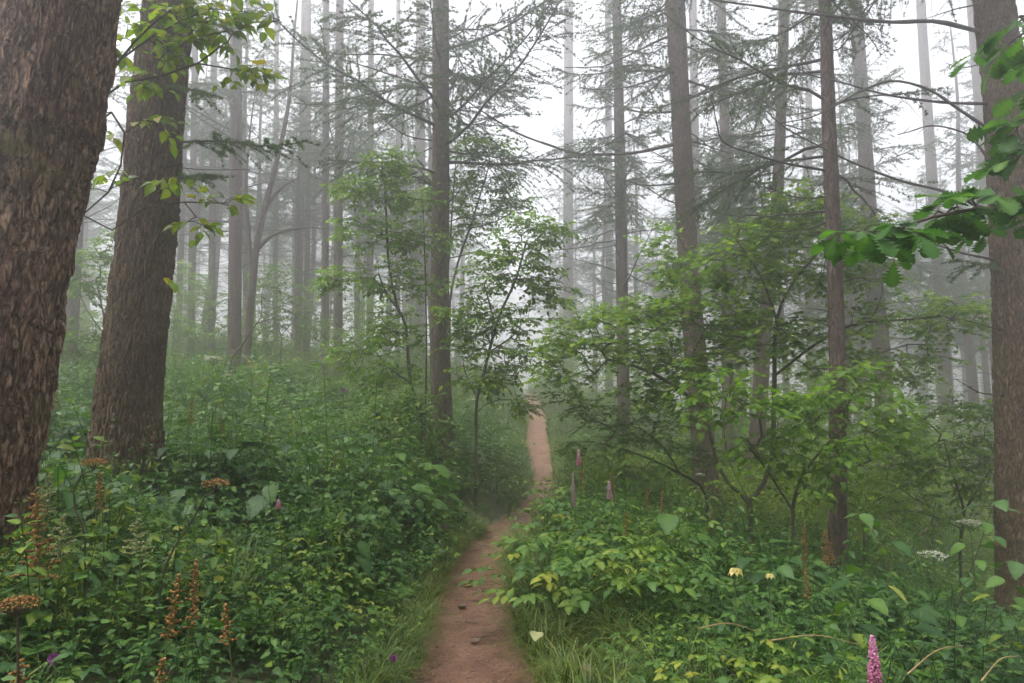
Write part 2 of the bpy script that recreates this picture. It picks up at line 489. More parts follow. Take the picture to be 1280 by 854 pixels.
_w = np.array([0, .16, .20, .31, .26, .35, .28, .34, .25, .29, .20, .21, .13, .09, 0])
LEAF_SERR = leaf_strip(_t, _w, .20, .32)
_t = np.array([0, .08, .14, .20, .26, .33, .39, .46, .52, .59, .65, .72, .78, .85, .90, .95, 1])
_w = np.array([0, .03, .05, .11, .05, .17, .09, .26, .13, .35, .17, .39, .20, .33, .18, .17, 0])
LEAF_OAK = leaf_strip(_t, _w, .18, .30)
for _l, _n, _k in ((LEAF_HI, 9, .22), (LEAF_SERR, 15, .2), (LEAF_OAK, 17, .25)):
    DT[id(_l[0])] = np.r_[np.full(_n, _k), np.zeros(2 * _n)]
LEAF_NARROW = leaf_strip([0, .35, .7, 1], [0, .13, .10, 0], .2, .3)
def maple_leaf():
    a, r = [], []
    lob = [(-2.35, .42), (-1.55, .72), (-.75, .92), (0, 1.0), (.75, .92), (1.55, .72), (2.35, .42)]
    for i, (an, ra) in enumerate(lob):
        a.append(an); r.append(ra)
        if i < len(lob) - 1:
            a.append((an + lob[i + 1][0]) / 2); r.append(.40)
    a = np.array(a); r = np.array(r)
    V = np.stack([np.sin(a) * r * .62, .3 + np.cos(a) * r * .62, -.22 * r ** 2 * .6 + 0 * a], -1)
    V = np.vstack([[0, .3, .02], V, [0, .12, 0]])
    n = len(V); F = [(0, i + 1, i) for i in range(1, n - 1)] + [(0, 1, n - 1)]
    return V, np.array(F)
LEAF_MAPLE = maple_leaf()

def needle_tuft(rng, n=8, L=.03, w=.0028, cone=1.1):
    V, F = [], []
    for i in range(n):
        th = rng.uniform(0, 2 * math.pi); ph = rng.uniform(.25, cone)
        d = np.array([math.sin(ph) * math.cos(th), math.sin(ph) * math.sin(th), math.cos(ph)])
        sd = nrm(np.cross(d, rng.normal(size=3))) * w
        l = L * rng.uniform(.7, 1.15)
        k = len(V)
        V += [-sd, sd, d * l]
        F.append((k, k + 1, k + 2))
    return np.array(V), np.array(F)
_r0 = np.random.default_rng(77)
TUFTS = [needle_tuft(_r0, 8, .042, .0048, 1.35) for _ in range(4)]
TUFTS_NEAR = [needle_tuft(_r0, 16, .028, .0013, 1.35) for _ in range(4)]

def rand_rot(rng, n):
    q = nrm(rng.normal(size=(n, 4)))
    w, x, y, z = q.T
    return np.stack([np.stack([1 - 2 * (y * y + z * z), 2 * (x * y - z * w), 2 * (x * z + y * w)], -1),
                     np.stack([2 * (x * y + z * w), 1 - 2 * (x * x + z * z), 2 * (y * z - x * w)], -1),
                     np.stack([2 * (x * z - y * w), 2 * (y * z + x * w), 1 - 2 * (x * x + y * y)], -1)], 1)

# ------------------------------------------------------------------ larches
def bark_trunk(acc, pts, rad, sides, dz, amp, cell, seed, flare=.35):
    """tapered trunk with a plated, fissured surface; pts from the ground up"""
    pts = np.asarray(pts, float); rad = np.asarray(rad, float)
    L = np.linalg.norm(np.diff(pts, axis=0), axis=1).sum()
    n = max(6, int(L / dz))
    q = resample(np.column_stack([pts, rad]), n)
    c, r = q[:, :3], np.maximum(q[:, 3], .012)
    hgt = np.r_[0, np.cumsum(np.linalg.norm(np.diff(c, axis=0), axis=1))]
    r = r * (1 + flare * np.exp(-hgt / .28))
    tg = nrm(np.gradient(c, axis=0)); u = nrm(np.cross(tg, [0, 1, 0.0])); v = np.cross(tg, u)
    a = np.linspace(0, 2 * math.pi, sides, endpoint=False)
    # buttress lobes near the ground
    lob = 1 + .10 * np.exp(-hgt / .45)[:, None] * np.sin(a * 5 + seed)[None] + .015 * np.sin(a * 3 + hgt[:, None] * .8 + seed)
    ring = (u[:, None] * np.cos(a)[None, :, None] + v[:, None] * np.sin(a)[None, :, None])
    sp = c[:, None] + ring * (r[:, None] * lob)[..., None]
    if amp > 0:
        st = np.stack([sp[..., 0] / cell, sp[..., 1] / cell, sp[..., 2] / (cell * 5.5)], -1)
        st = st + (fbm(st * .9, 2, seed + 9)[..., None] - .5) * 1.4
        d1, d2, idn = worley(st, seed)
        plate = np.clip((d2 - d1) / .30, 0, 1) ** .6
        disp = amp * (plate - .6) + amp * 1.0 * (idn - .5) * plate + amp * 1.1 * (fbm(st * 3.2, 4, seed + 3) - .5)
        sp = sp + ring * disp[..., None]
    V = sp.reshape(-1, 3)
    j = np.arange(sides)[None]; j2 = (j + 1) % sides; k = np.arange(n - 1)[:, None] * sides
    q0, q1, q2, q3 = k + j, k + j2, k + sides + j2, k + sides + j
    F = np.concatenate([np.stack([q0, q1, q2], -1).reshape(-1, 3), np.stack([q0, q2, q3], -1).reshape(-1, 3)])
    acc.add(V, F)

def put_tufts(acc, rng, pts, near=False, size=1.0):
    prot = TUFTS_NEAR if near else TUFTS
    which = rng.integers(0, len(prot), len(pts))
    for k, (pv, pf) in enumerate(prot):
        p = pts[which == k]
        if len(p) == 0: continue
        M = rand_rot(rng, len(p))
        M = M * np.where(M[:, 2:3, 2:3] < 0, -1, 1)      # tufts stand more up than down
        acc.inst(pv, pf, M * (size * rng.uniform(.75, 1.2, len(p)))[:, None, None], p, np.clip(rng.normal(.45, .22, len(p)), 0, 1))

def limb_tuft_twigs(rng, poly, L, live, wood, crown, near=False, step=.07, size=1.0, dens=1.0):
    """side twigs of one branch, with needle tufts where it is alive"""
    K = len(poly)
    nt_ = max(2, int(L / .05 * (1 if live > .3 else .3) * dens))
    t = np.sort(rng.uniform(.10, .99, nt_))
    x = t * (K - 1); i = np.clip(x.astype(int), 0, K - 2); f = (x - i)[:, None]
    st = poly[i] * (1 - f) + poly[i + 1] * f
    tg = nrm(poly[i + 1] - poly[i])
    side = nrm(np.cross(tg, [0, 0, 1.0])) * np.where(rng.random(nt_) < .5, 1, -1)[:, None]
    d = nrm(tg * rng.uniform(.3, 1.1, (nt_, 1)) + side * rng.uniform(.4, 1, (nt_, 1)) + np.array([0, 0, 1.0]) * rng.uniform(-.55, .25, (nt_, 1)))
    ln = np.clip(.50 * L * (1 - t) ** .6 * rng.uniform(.25, 1, nt_) + rng.uniform(.06, .22, nt_), .05, 1.3)
    if live < .3: ln *= .6
    s = np.linspace(0, 1, 5)
    tw = st[:, None] + d[:, None] * (s[None, :, None] * ln[:, None, None]) + np.array([0, 0, -1.0]) * (s[None, :, None] ** 2 * (ln * rng.uniform(-.05, .45, nt_))[:, None, None])
    tw = tw + rng.normal(0, .012, tw.shape) * s[None, :, None]
    V, F = tubes(tw, np.linspace(.0045, .0016, 5)[None] * np.ones((nt_, 1)) * (.6 + .5 * L / 3), 3)
    wood.add(V, F)
    if live > 0 and crown is not None:
        for q in range(nt_):
            if rng.random() > live: continue
            n = max(3, int(ln[q] / step))
            ss = rng.uniform(.1, 1, n) * 4; a = np.clip(ss.astype(int), 0, 3); g = (ss - a)[:, None]
            PT.append((crown, tw[q][a] * (1 - g) + tw[q][a + 1] * g, near, size))
        n = int(L * .7 / step * live)
        if n:
            ss = rng.uniform(.3, 1, n) * (K - 1); a = np.clip(ss.astype(int), 0, K - 2); g = (ss - a)[:, None]
            PT.append((crown, poly[a] * (1 - g) + poly[a + 1] * g, near, size))
PT = []
def flush_tufts(rng):
    by = {}
    for c, p, n, s in PT: by.setdefault((id(c), n, s), [c, []])[1].append(p)
    for (i_, n, s), (c, ps) in by.items():
        put_tufts(c, rng, np.concatenate(ps), n, s)
    PT.clear()

def larch_branches(rng, wood, crown, line, zs, b0, live0, ztop, nb, lmax, near=False, step=.07, size=1.0, r_at=None, dead_keep=1.0, dens=1.0):
    """line(z)->(x,y) of the trunk; branches between heights b0 and ztop"""
    for i in range(nb):
        h = b0 + (ztop - b0) * ((i + rng.random()) / nb)
        fr = (h - b0) / (ztop - b0)
        live = float(np.clip((h - live0) / 1.6 + .1, 0, 1)) * rng.uniform(.55, 1)
        if live <= .12 and rng.random() > dead_keep: continue
        shape = min(1, .55 + fr * 2.2) * (1 - max(0, fr - .2) / .8 * .85)
        L = lmax * shape * rng.uniform(.45, 1.1)
        if live < .15: L *= rng.uniform(.25, .9)
        az = rng.uniform(0, 2 * math.pi)
        x, y = line(h)
        d = np.array([math.cos(az), math.sin(az), 0]); s = np.linspace(0, 1, 9)
        up = rng.uniform(-.12, .35); cur = rng.uniform(-.5, .25)
        poly = np.array([x, y, h]) + d[None] * (s[:, None] * L) + np.array([0, 0, 1.0]) * ((up * s + cur * s * s + .12 * s ** 3)[:, None] * L)
        w = np.cumsum(rng.normal(0, .012, (9, 3)), 0) * L; w[0] = 0
        poly = poly + w * .8
        rr = (.006 + .0075 * L) * np.linspace(1, .22, 9)
        V, F = tubes(poly, rr, 5); wood.add(V, F)
        limb_tuft_twigs(rng, poly, L, live, wood, crown, near, step, size, dens)

def larch_from_pixels(pix, Y, label, seed, height=15.5, sides=28, dz=.06, amp=.006, cell=.035, mat=None, b0=2.6, live0=4.5, nb=48, lmax=2.6,
                      near=False, step=.034, limbs=(), dead_keep=1.0, flare=.35, group=None, size=1.0, dens=1.0, extra=None):
    rng = np.random.default_rng(seed)
    pts = [P(x, y, Y) for x, y, w in pix]
    rad = [w / 2 / F_PX * Y for x, y, w in pix]
    pts, rad = pts[::-1], rad[::-1]                 # from the bottom up
    d = nrm(pts[0] - pts[1])
    b = pts[0].copy()
    for _ in range(400):                            # down to the ground
        if b[2] < Hs(b[0], b[1]) - .05: break
        b = b + d * .02
    rb = rad[0] * 1.04
    if np.linalg.norm(b - pts[0]) > .05 and pts[0][2] > b[2]:
        pts = [b] + pts; rad = [rb] + rad
    else:
        b = pts[0]
    top = b[2] + height
    dd = nrm(pts[-1] - pts[max(0, len(pts) - 3)]); dd = nrm(dd * np.array([.6, .6, 1]))
    l = (top - pts[-1][2]) / dd[2]
    r1 = rad[-1]
    pts += [pts[-1] + dd * l * .45, pts[-1] + dd * l]
    rad += [r1 * .62, .015]
    pts = np.array(pts); rad = np.array(rad)
    root = thing("larch_tree", b, label, "tree", group)
    tr, wood, crown = Acc(), Acc(), Acc()
    bark_trunk(tr, pts, rad, sides, dz, amp, cell, seed, flare)
    z = pts[:, 2]
    line = lambda h: (np.interp(h, z, pts[:, 0]), np.interp(h, z, pts[:, 1]))
    larch_branches(rng, wood, crown, line, z, b[2] + b0, b[2] + live0, top - .2, nb, lmax, near, step, size, None, dead_keep, dens)
    if extra: extra(rng, wood, crown, line)
    flush_tufts(rng)
    build("trunk", tr, mat or M_bark, root, b, smooth=True)
    build2("crown", [(crown, M_needle), (wood, M_twig)], root, b)
    for lb in limbs:                                # single bare limbs that stand out
        pl, r0, live = lb[0], lb[1], lb[2]
        dY = lb[3] if len(lb) > 3 else -.4
        n = len(pl)
        w = np.array([P(x, y, Y + dY * k / (n - 1)) for k, (x, y) in enumerate(pl)])
        x0, y0 = line(w[0][2]); w = np.vstack([[x0, y0, w[0][2] - .03], w])
        q = resample(w, 26)
        q = q + np.cumsum(rng.normal(0, .003, q.shape), 0) * np.linspace(0, 1, 26)[:, None]
        la, cr = Acc(), Acc()
        Vt, Ft = tubes(q, r0 * np.linspace(1, .3, 26) * (1 + .12 * np.sin(np.arange(26) * 2.1)), 7); la.add(Vt, Ft)
        Ln = np.linalg.norm(np.diff(q, axis=0), axis=1).sum()
        # stubs
        for _ in range(int(Ln * 3)):
            k = rng.integers(4, 25); dv = nrm(rng.normal(size=3)); ll = rng.uniform(.02, .12)
            s = np.linspace(0, 1, 4)[:, None]
            Vt, Ft = tubes(q[k] + dv * s * ll + rng.normal(0, .006, (4, 3)) * s, np.linspace(.004, .0015, 4), 4); la.add(Vt, Ft)
        if live > 0:
            limb_tuft_twigs(rng, q, Ln * .35, live, la, cr, True, .012, 1.35, 3.0)
            flush_tufts(rng)
        lo = build("limb", la, M_twig, root, b, smooth=True)
        if cr.n: build("needles", cr, M_needle, lo, b)
    return root

def px_line(a, b_): return [a, b_]

L_ = larch_from_pixels
# the two thick trunks by the camera
L_([(78, 0, 128), (52, 144, 131), (29, 235, 132), (16, 283, 132), (-15, 475, 134), (-35, 568, 136), (-58, 680, 140)], 3.4,
   "thickest trunk at the left edge, leaning, with flaky red-brown bark", 11, height=17, sides=250, dz=.014, amp=.030, cell=.042,
   mat=M_bark_red, b0=6, live0=6.5, nb=56, lmax=4.2)
L_([(210, 0, 57), (204, 60, 59), (194, 160, 62), (185, 283, 66), (171, 410, 69), (162, 500, 73), (161, 545, 77)], 6.0,
   "thick brown larch trunk, second from the left edge, with small needle sprigs", 12, height=17, sides=190, dz=.018, amp=.024, cell=.036,
   mat=M_bark_brown, b0=7, live0=7.2, nb=56, lmax=4.2,
   limbs=[([(226, 178), (255, 177), (290, 178), (330, 184), (360, 184), (386, 180)], .012, 1.0), ([(228, 112), (245, 114), (262, 118)], .009, 1.0),
          ([(222, 223), (240, 221), (258, 219)], .009, 1.0), ([(224, 210), (260, 213), (310, 212)], .006, 0.0), ([(236, 28), (270, 30), (300, 27)], .008, .6)])
L_([(551, -10, 21), (551, 90, 22), (551, 200, 22), (550, 320, 23), (550, 430, 25), (552, 500, 26), (554, 545, 27)], 12.0,
   "straight larch trunk left of the path with a leafy sapling wrapped round it", 13, b0=3.2, live0=4.6, nb=62, lmax=3.7, step=.027, dens=1.15, dead_keep=1.0, size=1.05,
   limbs=[([(543, 77), (509, 72), (470, 68), (425, 68), (380, 62)], .022, .5), ([(543, 111), (502, 98), (458, 84), (425, 75), (390, 60)], .02, .3),
          ([(543, 143), (490, 130), (455, 124), (430, 122)], .016, .3), ([(541, 176), (505, 168), (472, 141), (449, 101)], .016, 0),
          ([(541, 185), (525, 192), (505, 193)], .014, 0), ([(543, 110), (500, 110), (460, 123), (415, 131), (365, 128)], .02, .6),
          ([(559, 50), (583, 37), (600, 20), (613, 5)], .016, 0), ([(559, 129), (603, 117), (625, 103), (640, 86)], .014, 0),
          ([(559, 145), (590, 156), (620, 145), (665, 120), (690, 100)], .012, 0), ([(559, 100), (590, 118), (612, 135)], .012, .4)])
L_([(841, -30, 25), (844, 0, 25), (850, 120, 24), (858, 287, 25), (866, 400, 26), (878, 540, 29), (886, 640, 32)], 12.5,
   "brown trunk right of the path with one long bare limb reaching left", 14, b0=6.4, live0=7.5, nb=50, lmax=3.0, step=.026, dens=1.3,
   limbs=[([(841, 181), (800, 190), (760, 193), (720, 192), (690, 183), (650, 168), (615, 147), (582, 125)], .036, 0, -1.2),
          ([(833, 47), (800, 62), (760, 80), (740, 83), (708, 83)], .026, 0), ([(838, 91), (800, 105), (765, 112), (722, 110)], .024, 0),
          ([(846, 230), (812, 232), (790, 228), (765, 220)], .018, 0), ([(848, 255), (830, 248), (810, 235), (795, 231)], .018, 0),
          ([(850, 82), (875, 75), (897, 53)], .012, 0), ([(846, 215), (833, 218), (820, 218)], .014, 1.0)])
L_([(770, -20, 11), (772, 60, 12), (775, 200, 14), (778, 400, 15), (780, 585, 17)], 17.0,
   "slim larch just right of the path's far end, dead twigs at mid height", 15, b0=2.6, live0=5.5, nb=84, lmax=2.8, step=.026, size=1.05, dens=1.35)
L_([(901, -10, 11), (907, 200, 13), (909, 400, 14), (911, 585, 16)], 20.0,
   "slim hazy larch standing directly behind the long-limbed brown trunk", 16, b0=3, live0=5, nb=76, lmax=3.1, step=.030, size=1.1, dens=1.1)
L_([(980, -10, 13), (977, 120, 13), (969, 287, 15), (957, 400, 17), (945, 560, 20), (935, 640, 22)], 15.0,
   "slim larch with a leaning curved trunk rising out of the maple thicket", 17, b0=4.6, live0=5, nb=76, lmax=3.2, step=.028, size=1.0, dens=1.1)
L_([(1031, -10, 14), (1036, 150, 17), (1042, 287, 18), (1047, 480, 19), (1047, 700, 22)], 8.0,
   "dark slim larch trunk standing in front of the hazier ones on the right", 18, b0=3.2, live0=4.2, nb=52, lmax=2.3, step=.034, size=1.0, dens=.9,
   limbs=[([(1030, 213), (985, 205), (940, 192), (905, 178), (896, 150), (893, 127)], .02, 0), ([(1050, 60), (1070, 30), (1085, 0)], .012, .5)])
L_([(1068, -10, 15), (1080, 160, 17), (1090, 330, 20), (1104, 470, 21), (1108, 650, 23)], 19.0,
   "hazy leaning larch right beside the dark slim trunk", 19, b0=3.8, live0=5, nb=72, lmax=3.3, step=.030, size=1.1, dens=1.1)
L_([(1150, -10, 10), (1160, 150, 12), (1172, 330, 13), (1183, 500, 14), (1190, 660, 15)], 27.0,
   "pale leaning larch in the fog, midway between hazy pair and right edge trunk", 20, b0=4, live0=6, nb=68, lmax=3.3, step=.034, size=1.25, dens=1.2)
L_([(1216, -10, 15), (1228, 150, 16), (1240, 330, 17), (1252, 500, 18), (1258, 580, 18)], 24.0,
   "pale leaning larch in the fog just behind the right edge trunk", 21, b0=4, live0=6, nb=68, lmax=3.3, step=.034, size=1.25, dens=1.2)
L_([(1240, -20, 43), (1246, 40, 45), (1256, 110, 48), (1268, 300, 52), (1277, 500, 56), (1283, 720, 61)], 7.0,
   "thick larch trunk at the right edge with long bare curving limbs", 22, height=16, sides=140, dz=.022, amp=.018, cell=.033, mat=M_bark_brown, b0=6.6, live0=7, nb=56, lmax=4.2,
   limbs=[([(1218, 38), (1170, 27), (1110, 28), (1050, 22), (985, 14), (915, 4), (860, -4)], .026, 0, .6),
          ([(1236, 130), (1180, 128), (1110, 118), (1060, 105), (1010, 92), (990, 78)], .019, 0, .5),
          ([(1243, 165), (1200, 138), (1160, 112), (1115, 102), (1075, 115), (1040, 135), (1010, 148), (972, 155)], .019, 0, .3),
          ([(1250, 235), (1232, 195), (1215, 172), (1198, 163), (1165, 158), (1140, 166), (1125, 170)], .017, 0, .1),
          ([(1247, 268), (1180, 240), (1130, 228), (1080, 210), (1030, 188), (985, 165), (963, 150)], .02, 0, .5),
          ([(1254, 327), (1200, 315), (1150, 298)], .017, 0, -.4), ([(1262, 412), (1230, 408), (1205, 400)], .011, 0), ([(1266, 495), (1225, 490), (1197, 474)], .012, 0),
          ([(1250, 330), (1225, 332), (1200, 327)], .011, .8), ([(1230, 80), (1205, 82), (1185, 74)], .01, 0)])

# trunks in the fog on the left: (x at the top, x lower down, its y, width, distance, label)
for k, (x0, x1, yb, w, Y, lab) in enumerate([
    (108, 84, 455, 22, 15, "mid-grey larch seen between the two thick trunks"),
    (296, 293, 470, 17, 18, "broad hazy larch with a forked tree at its foot on the left slope"),
    (268, 264, 450, 9, 26, "thin hazy larch just left of the broad hazy one"),
    (408, 406, 470, 10, 23, "hazy slim larch, left one of a close pair on the slope"),
    (425, 422, 462, 12, 21, "hazy slim larch, right one of a close pair on the slope"),
    (380, 374, 455, 8, 31, "thin pale larch just left of the close pair"),
    (386, 383, 460, 8, 29, "thin pale larch touching the close pair from the left"),
    (464, 462, 470, 9, 27, "thin pale larch right of the close pair"),
    (236, 222, 440, 8, 28, "thin pale larch against the second thick trunk's right side"),
    (245, 238, 470, 9, 25, "thin larch a step right of the second thick trunk"),
    (346, 344, 455, 7, 33, "very thin pale larch between forked tree and close pair"),
    (526, 524, 475, 15, 31, "wide ghostly trunk just left of the sapling-wrapped larch"),
    (498, 497, 470, 7, 35, "very thin ghostly larch behind the left sapling"),
    (711, 710, 480, 14, 35, "ghostly larch behind the far end of the path"),
    (760, 762, 470, 10, 38, "ghostly thin larch left of the slim one by the path"),
    (866, 872, 470, 12, 31, "ghostly larch showing right of the long-limbed brown trunk"),
    (1010, 1013, 470, 9, 34, "ghostly thin larch between curved and dark slim trunks"),
]):
    L_([(x0, -10, w * .8), ((x0 + x1) / 2, 220, w * .9), (x1, yb, w)], Y, lab, 300 + k, sides=14, dz=.25, amp=.004, cell=.05,
       b0=2.5 if x0 < 560 else 3.5, live0=6.3, nb=58, lmax=3.3, step=.042, size=1.4, dens=.85, group="larches standing in the fog")

# more of them farther back, copies of four grown trees
def copy_tree(o, loc, rz, s):
    c = o.copy(); C.objects.link(c); c.location = loc; c.rotation_euler = (0, 0, rz); c.scale = (s, s, s)
    for ch in o.children:
        d = ch.copy(); C.objects.link(d); d.parent = c
    return c
LABF = {True: "faint larch far back in the white fog, one of many left of the path", False: "faint larch far back in the white fog, one of many right of the path"}
protos = []
for k in range(4):
    rng = np.random.default_rng(500 + k)
    root = thing("larch_tree", (0, 0, 0), LABF[True], "tree", "faint larches far back in the fog")
    tr, wood, crown = Acc(), Acc(), Acc()
    bx = np.cumsum(rng.normal(0, .10, 7)); by = np.cumsum(rng.normal(0, .08, 7))
    pts = np.column_stack([bx - bx[0], by - by[0], np.linspace(-.3, 15.5, 7)])
    bark_trunk(tr, pts, np.linspace(.19, .02, 7), 12, .35, .004, .05, 60 + k)
    line = lambda h: (np.interp(h, pts[:, 2], pts[:, 0]), np.interp(h, pts[:, 2], pts[:, 1]))
    larch_branches(rng, wood, crown, line, None, 2.6, 5.6, 15.3, 62, 3.2, False, .04, 1.4, None, .8, 1.0)
    flush_tufts(rng)
    build("trunk", tr, M_bark, root, smooth=True); build2("crown", [(crown, M_needle), (wood, M_twig)], root)
    protos.append(root)
rng = np.random.default_rng(9)
spots = []
tries = 0
while len(spots) < 120 and tries < 6000:
    tries += 1
    y = rng.uniform(24, 62); x = rng.uniform(-.86, .86) * y
    px = CX + x / y * F_PX
    if 605 < px < 740 and y < 46: continue
    if abs(x - float(path_c(y))) < 2: continue
    if x > 0 and y < 25: continue
    if any((x - a) ** 2 + (y - b_) ** 2 < 6.5 for a, b_ in spots): continue
    spots.append((x, y))
for i, (x, y) in enumerate(spots):
    o = protos[i] if i < 4 else copy_tree(protos[i % 4], (0, 0, 0), 0, 1)
    o.location = (x, y, Hs(x, y)); o.rotation_euler = (rng.normal(0, .02), rng.normal(0, .02), rng.uniform(0, 6.28))
    s = rng.uniform(.85, 1.15); o.scale = (s, s, s)
    o["label"] = LABF[x < path_c(y)]
    o["group"] = "faint larches far back left of the path" if x < path_c(y) else "faint larches far back right of the path"

# unseen larches of the same forest, added around the camera to shade near fog
rng = np.random.default_rng(19)
for x, y in [(-8.5, .5), (-4.6, -3.5), (-1.8, -6.5), (3.6, -3.0), (6.8, 1.0), (2.2, -8.5), (9.5, 4.5), (-7.5, -8), (7.5, -8), (12.5, 8), (12, -3), (-3.0, -12), (4.5, -13)]:
    o = copy_tree(protos[rng.integers(4)], (x, y, Hs(x, y)), rng.uniform(0, 6.28), rng.uniform(1.0, 1.2))
    o["label"] = "unseen larch beside or behind the viewer, added for its shade"; o["group"] = "unseen larches added around the viewer"

# ------------------------------------------------------------------ broadleaf saplings and shrubs
def grow(rng, stems, targets, seg=.16):
    """branch network: every target is joined to the nearest wood already there"""
    nodes, parent, isT = [], [], []
    for st in stems:
        base = None
        st = np.asarray(st, float)
        L = np.linalg.norm(np.diff(st, axis=0), axis=1).sum()
        q = resample(st, max(4, int(L / seg)))
        if nodes:
            A = np.array(nodes); dd = np.linalg.norm(A - q[0], axis=1); k = int(dd.argmin())
            base = k if dd[k] < .35 else None
        for j, p in enumerate(q):
            nodes.append(p); isT.append(False)
            parent.append((base if base is not None else -1) if j == 0 else len(nodes) - 2)
    A0 = np.array(nodes)
    order = np.argsort([np.linalg.norm(A0 - t, axis=1).min() for t in targets])
    ends = []
    for k in order:
        t = targets[k]
        A = np.array(nodes)
        v = t - A; d = np.linalg.norm(v, axis=1)
        cost = d + .35 * np.maximum(0, -(v[:, 2])) + .25 * np.maximum(0, v[:, 2])
        j = int(cost.argmin())
        n = max(2, int(d[j] / seg))
        p0 = A[j]; prev = j
        sag = rng.uniform(-.02, .14) * d[j]
        off = rng.normal(0, .05, 3) * d[j]
        for s in np.linspace(0, 1, n + 1)[1:]:
            q = p0 + (t - p0) * s + np.array([0, 0, 1]) * sag * math.sin(math.pi * s) + off * math.sin(math.pi * s)
            nodes.append(q); parent.append(prev); prev = len(nodes) - 1; isT.append(False)
        ends.append(prev)
    return np.array(nodes), np.array(parent), ends

def sapling(name, label, cat, stems, blobs, leaf, size, seed, mat, Y=10.0, rtip=.0022, rmax=.03, per=12, mult=2.0, spray=.30, tint=(.45, .2), wood=None, group=None, droop=.15, ground=True, lobes=3):
    rng = np.random.default_rng(seed)
    S = []
    for st in stems:
        S.append([P(s[0], s[1], s[2] if len(s) > 2 else Y) for s in st])
    b = S[0][0].copy()
    if ground:
        g = Hs(b[0], b[1]) - .04
        if b[2] > g + .02:
            b2 = np.array([b[0], b[1], g]); S[0] = [b2] + S[0]; b = b2
    T = []
    for bl in blobs:
        cx, cy_, rx, ry, n = bl[:5]; yy = bl[5] if len(bl) > 5 else Y; dy = bl[6] if len(bl) > 6 else rx * yy / F_PX * .8
        n = int(round(n * (mult if Y > 5 else 1)))
        c = P(cx, cy_, yy)
        u = nrm(rng.normal(size=(n, 3))) * (rng.random((n, 1)) ** .4)
        T.append(c + u * np.array([rx * yy / F_PX, dy, ry * yy / F_PX]))
    T = np.concatenate(T)
    nodes, par, ends = grow(rng, S, T)
    cnt = np.zeros(len(nodes)); cnt[ends] = 1
    for i in range(len(nodes) - 1, -1, -1):
        if par[i] >= 0: cnt[par[i]] += cnt[i]
    rad = np.minimum(rmax, rtip * np.maximum(cnt, 1) ** .42 + .0004)
    root = thing(name, b, label, cat, group)
    wa, la, tw_ = Acc(), Acc(), Acc()
    i = np.where(par >= 0)[0]
    pol = np.stack([nodes[par[i]], nodes[i]], 1)
    rr = np.stack([np.maximum(rad[i], np.minimum(rad[par[i]], rad[i] * 1.35)), rad[i]], 1)
    V, F = tubes(pol, rr, 6); wa.add(V, F)
    # leafy sprays: short twigs in a flattish fan, leaves left and right of each
    pv, pf = leaf
    E = nodes[ends]; D = nrm(E - nodes[par[ends]])
    n = len(E)
    for q in range(lobes):
        ang = (q - (lobes - 1) / 2) * .75 + rng.normal(0, .25, n)
        dh = D.copy(); dh[:, 2] *= .45
        small = np.linalg.norm(dh[:, :2], axis=1) < .2
        dh[small, :2] = rng.normal(size=(small.sum(), 2))
        dh = nrm(dh)
        ca, sa = np.cos(ang), np.sin(ang)
        d = np.stack([dh[:, 0] * ca - dh[:, 1] * sa, dh[:, 0] * sa + dh[:, 1] * ca, dh[:, 2] + rng.normal(0, .15, n)], -1); d = nrm(d)
        ln = spray * rng.uniform(.6, 1.2, n)
        s = np.linspace(0, 1, 4)
        tw = E[:, None] + d[:, None] * (s[None, :, None] * ln[:, None, None]) - np.array([0, 0, 1.0]) * (s[None, :, None] ** 2 * (ln * droop)[:, None, None])
        V, F = tubes(tw, np.linspace(rtip, rtip * .5, 4)[None] * np.ones((n, 1)), 3); tw_.add(V, F)
        m_ = max(2, per // lobes)
        for j in range(m_ + 1):
            t = (j + .6) / (m_ + .6); t = min(t, 1)
            pos = E + d * (ln * t)[:, None] - np.array([0, 0, 1.0]) * (t * t * ln * droop)[:, None]
            side = nrm(np.cross(d, [0, 0, 1.0])) * (1 if j % 2 else -1)
            k = 0 if j == m_ else 1
            ld = nrm(d * rng.uniform(.5, 1.0, (n, 1)) + side * k * rng.uniform(.6, 1.1, (n, 1)) + np.array([0, 0, 1.0]) * rng.normal(-.15, .22, (n, 1)))
            nn = nrm(np.array([0, 0, 1.0]) + rng.normal(0, .32, (n, 3)))
            sz = size * rng.uniform(.65, 1.2, n)
            keep = rng.random(n) < .93
            la.inst(pv, pf, (frames(ld, nn) * sz[:, None, None])[keep], pos[keep], np.clip(rng.normal(tint[0], tint[1], n), 0, 1)[keep])
    build("trunk", wa, wood or M_sap, root, b, smooth=True)
    build2("crown", [(la, mat), (tw_, wood or M_sap)], root, b)
    return root

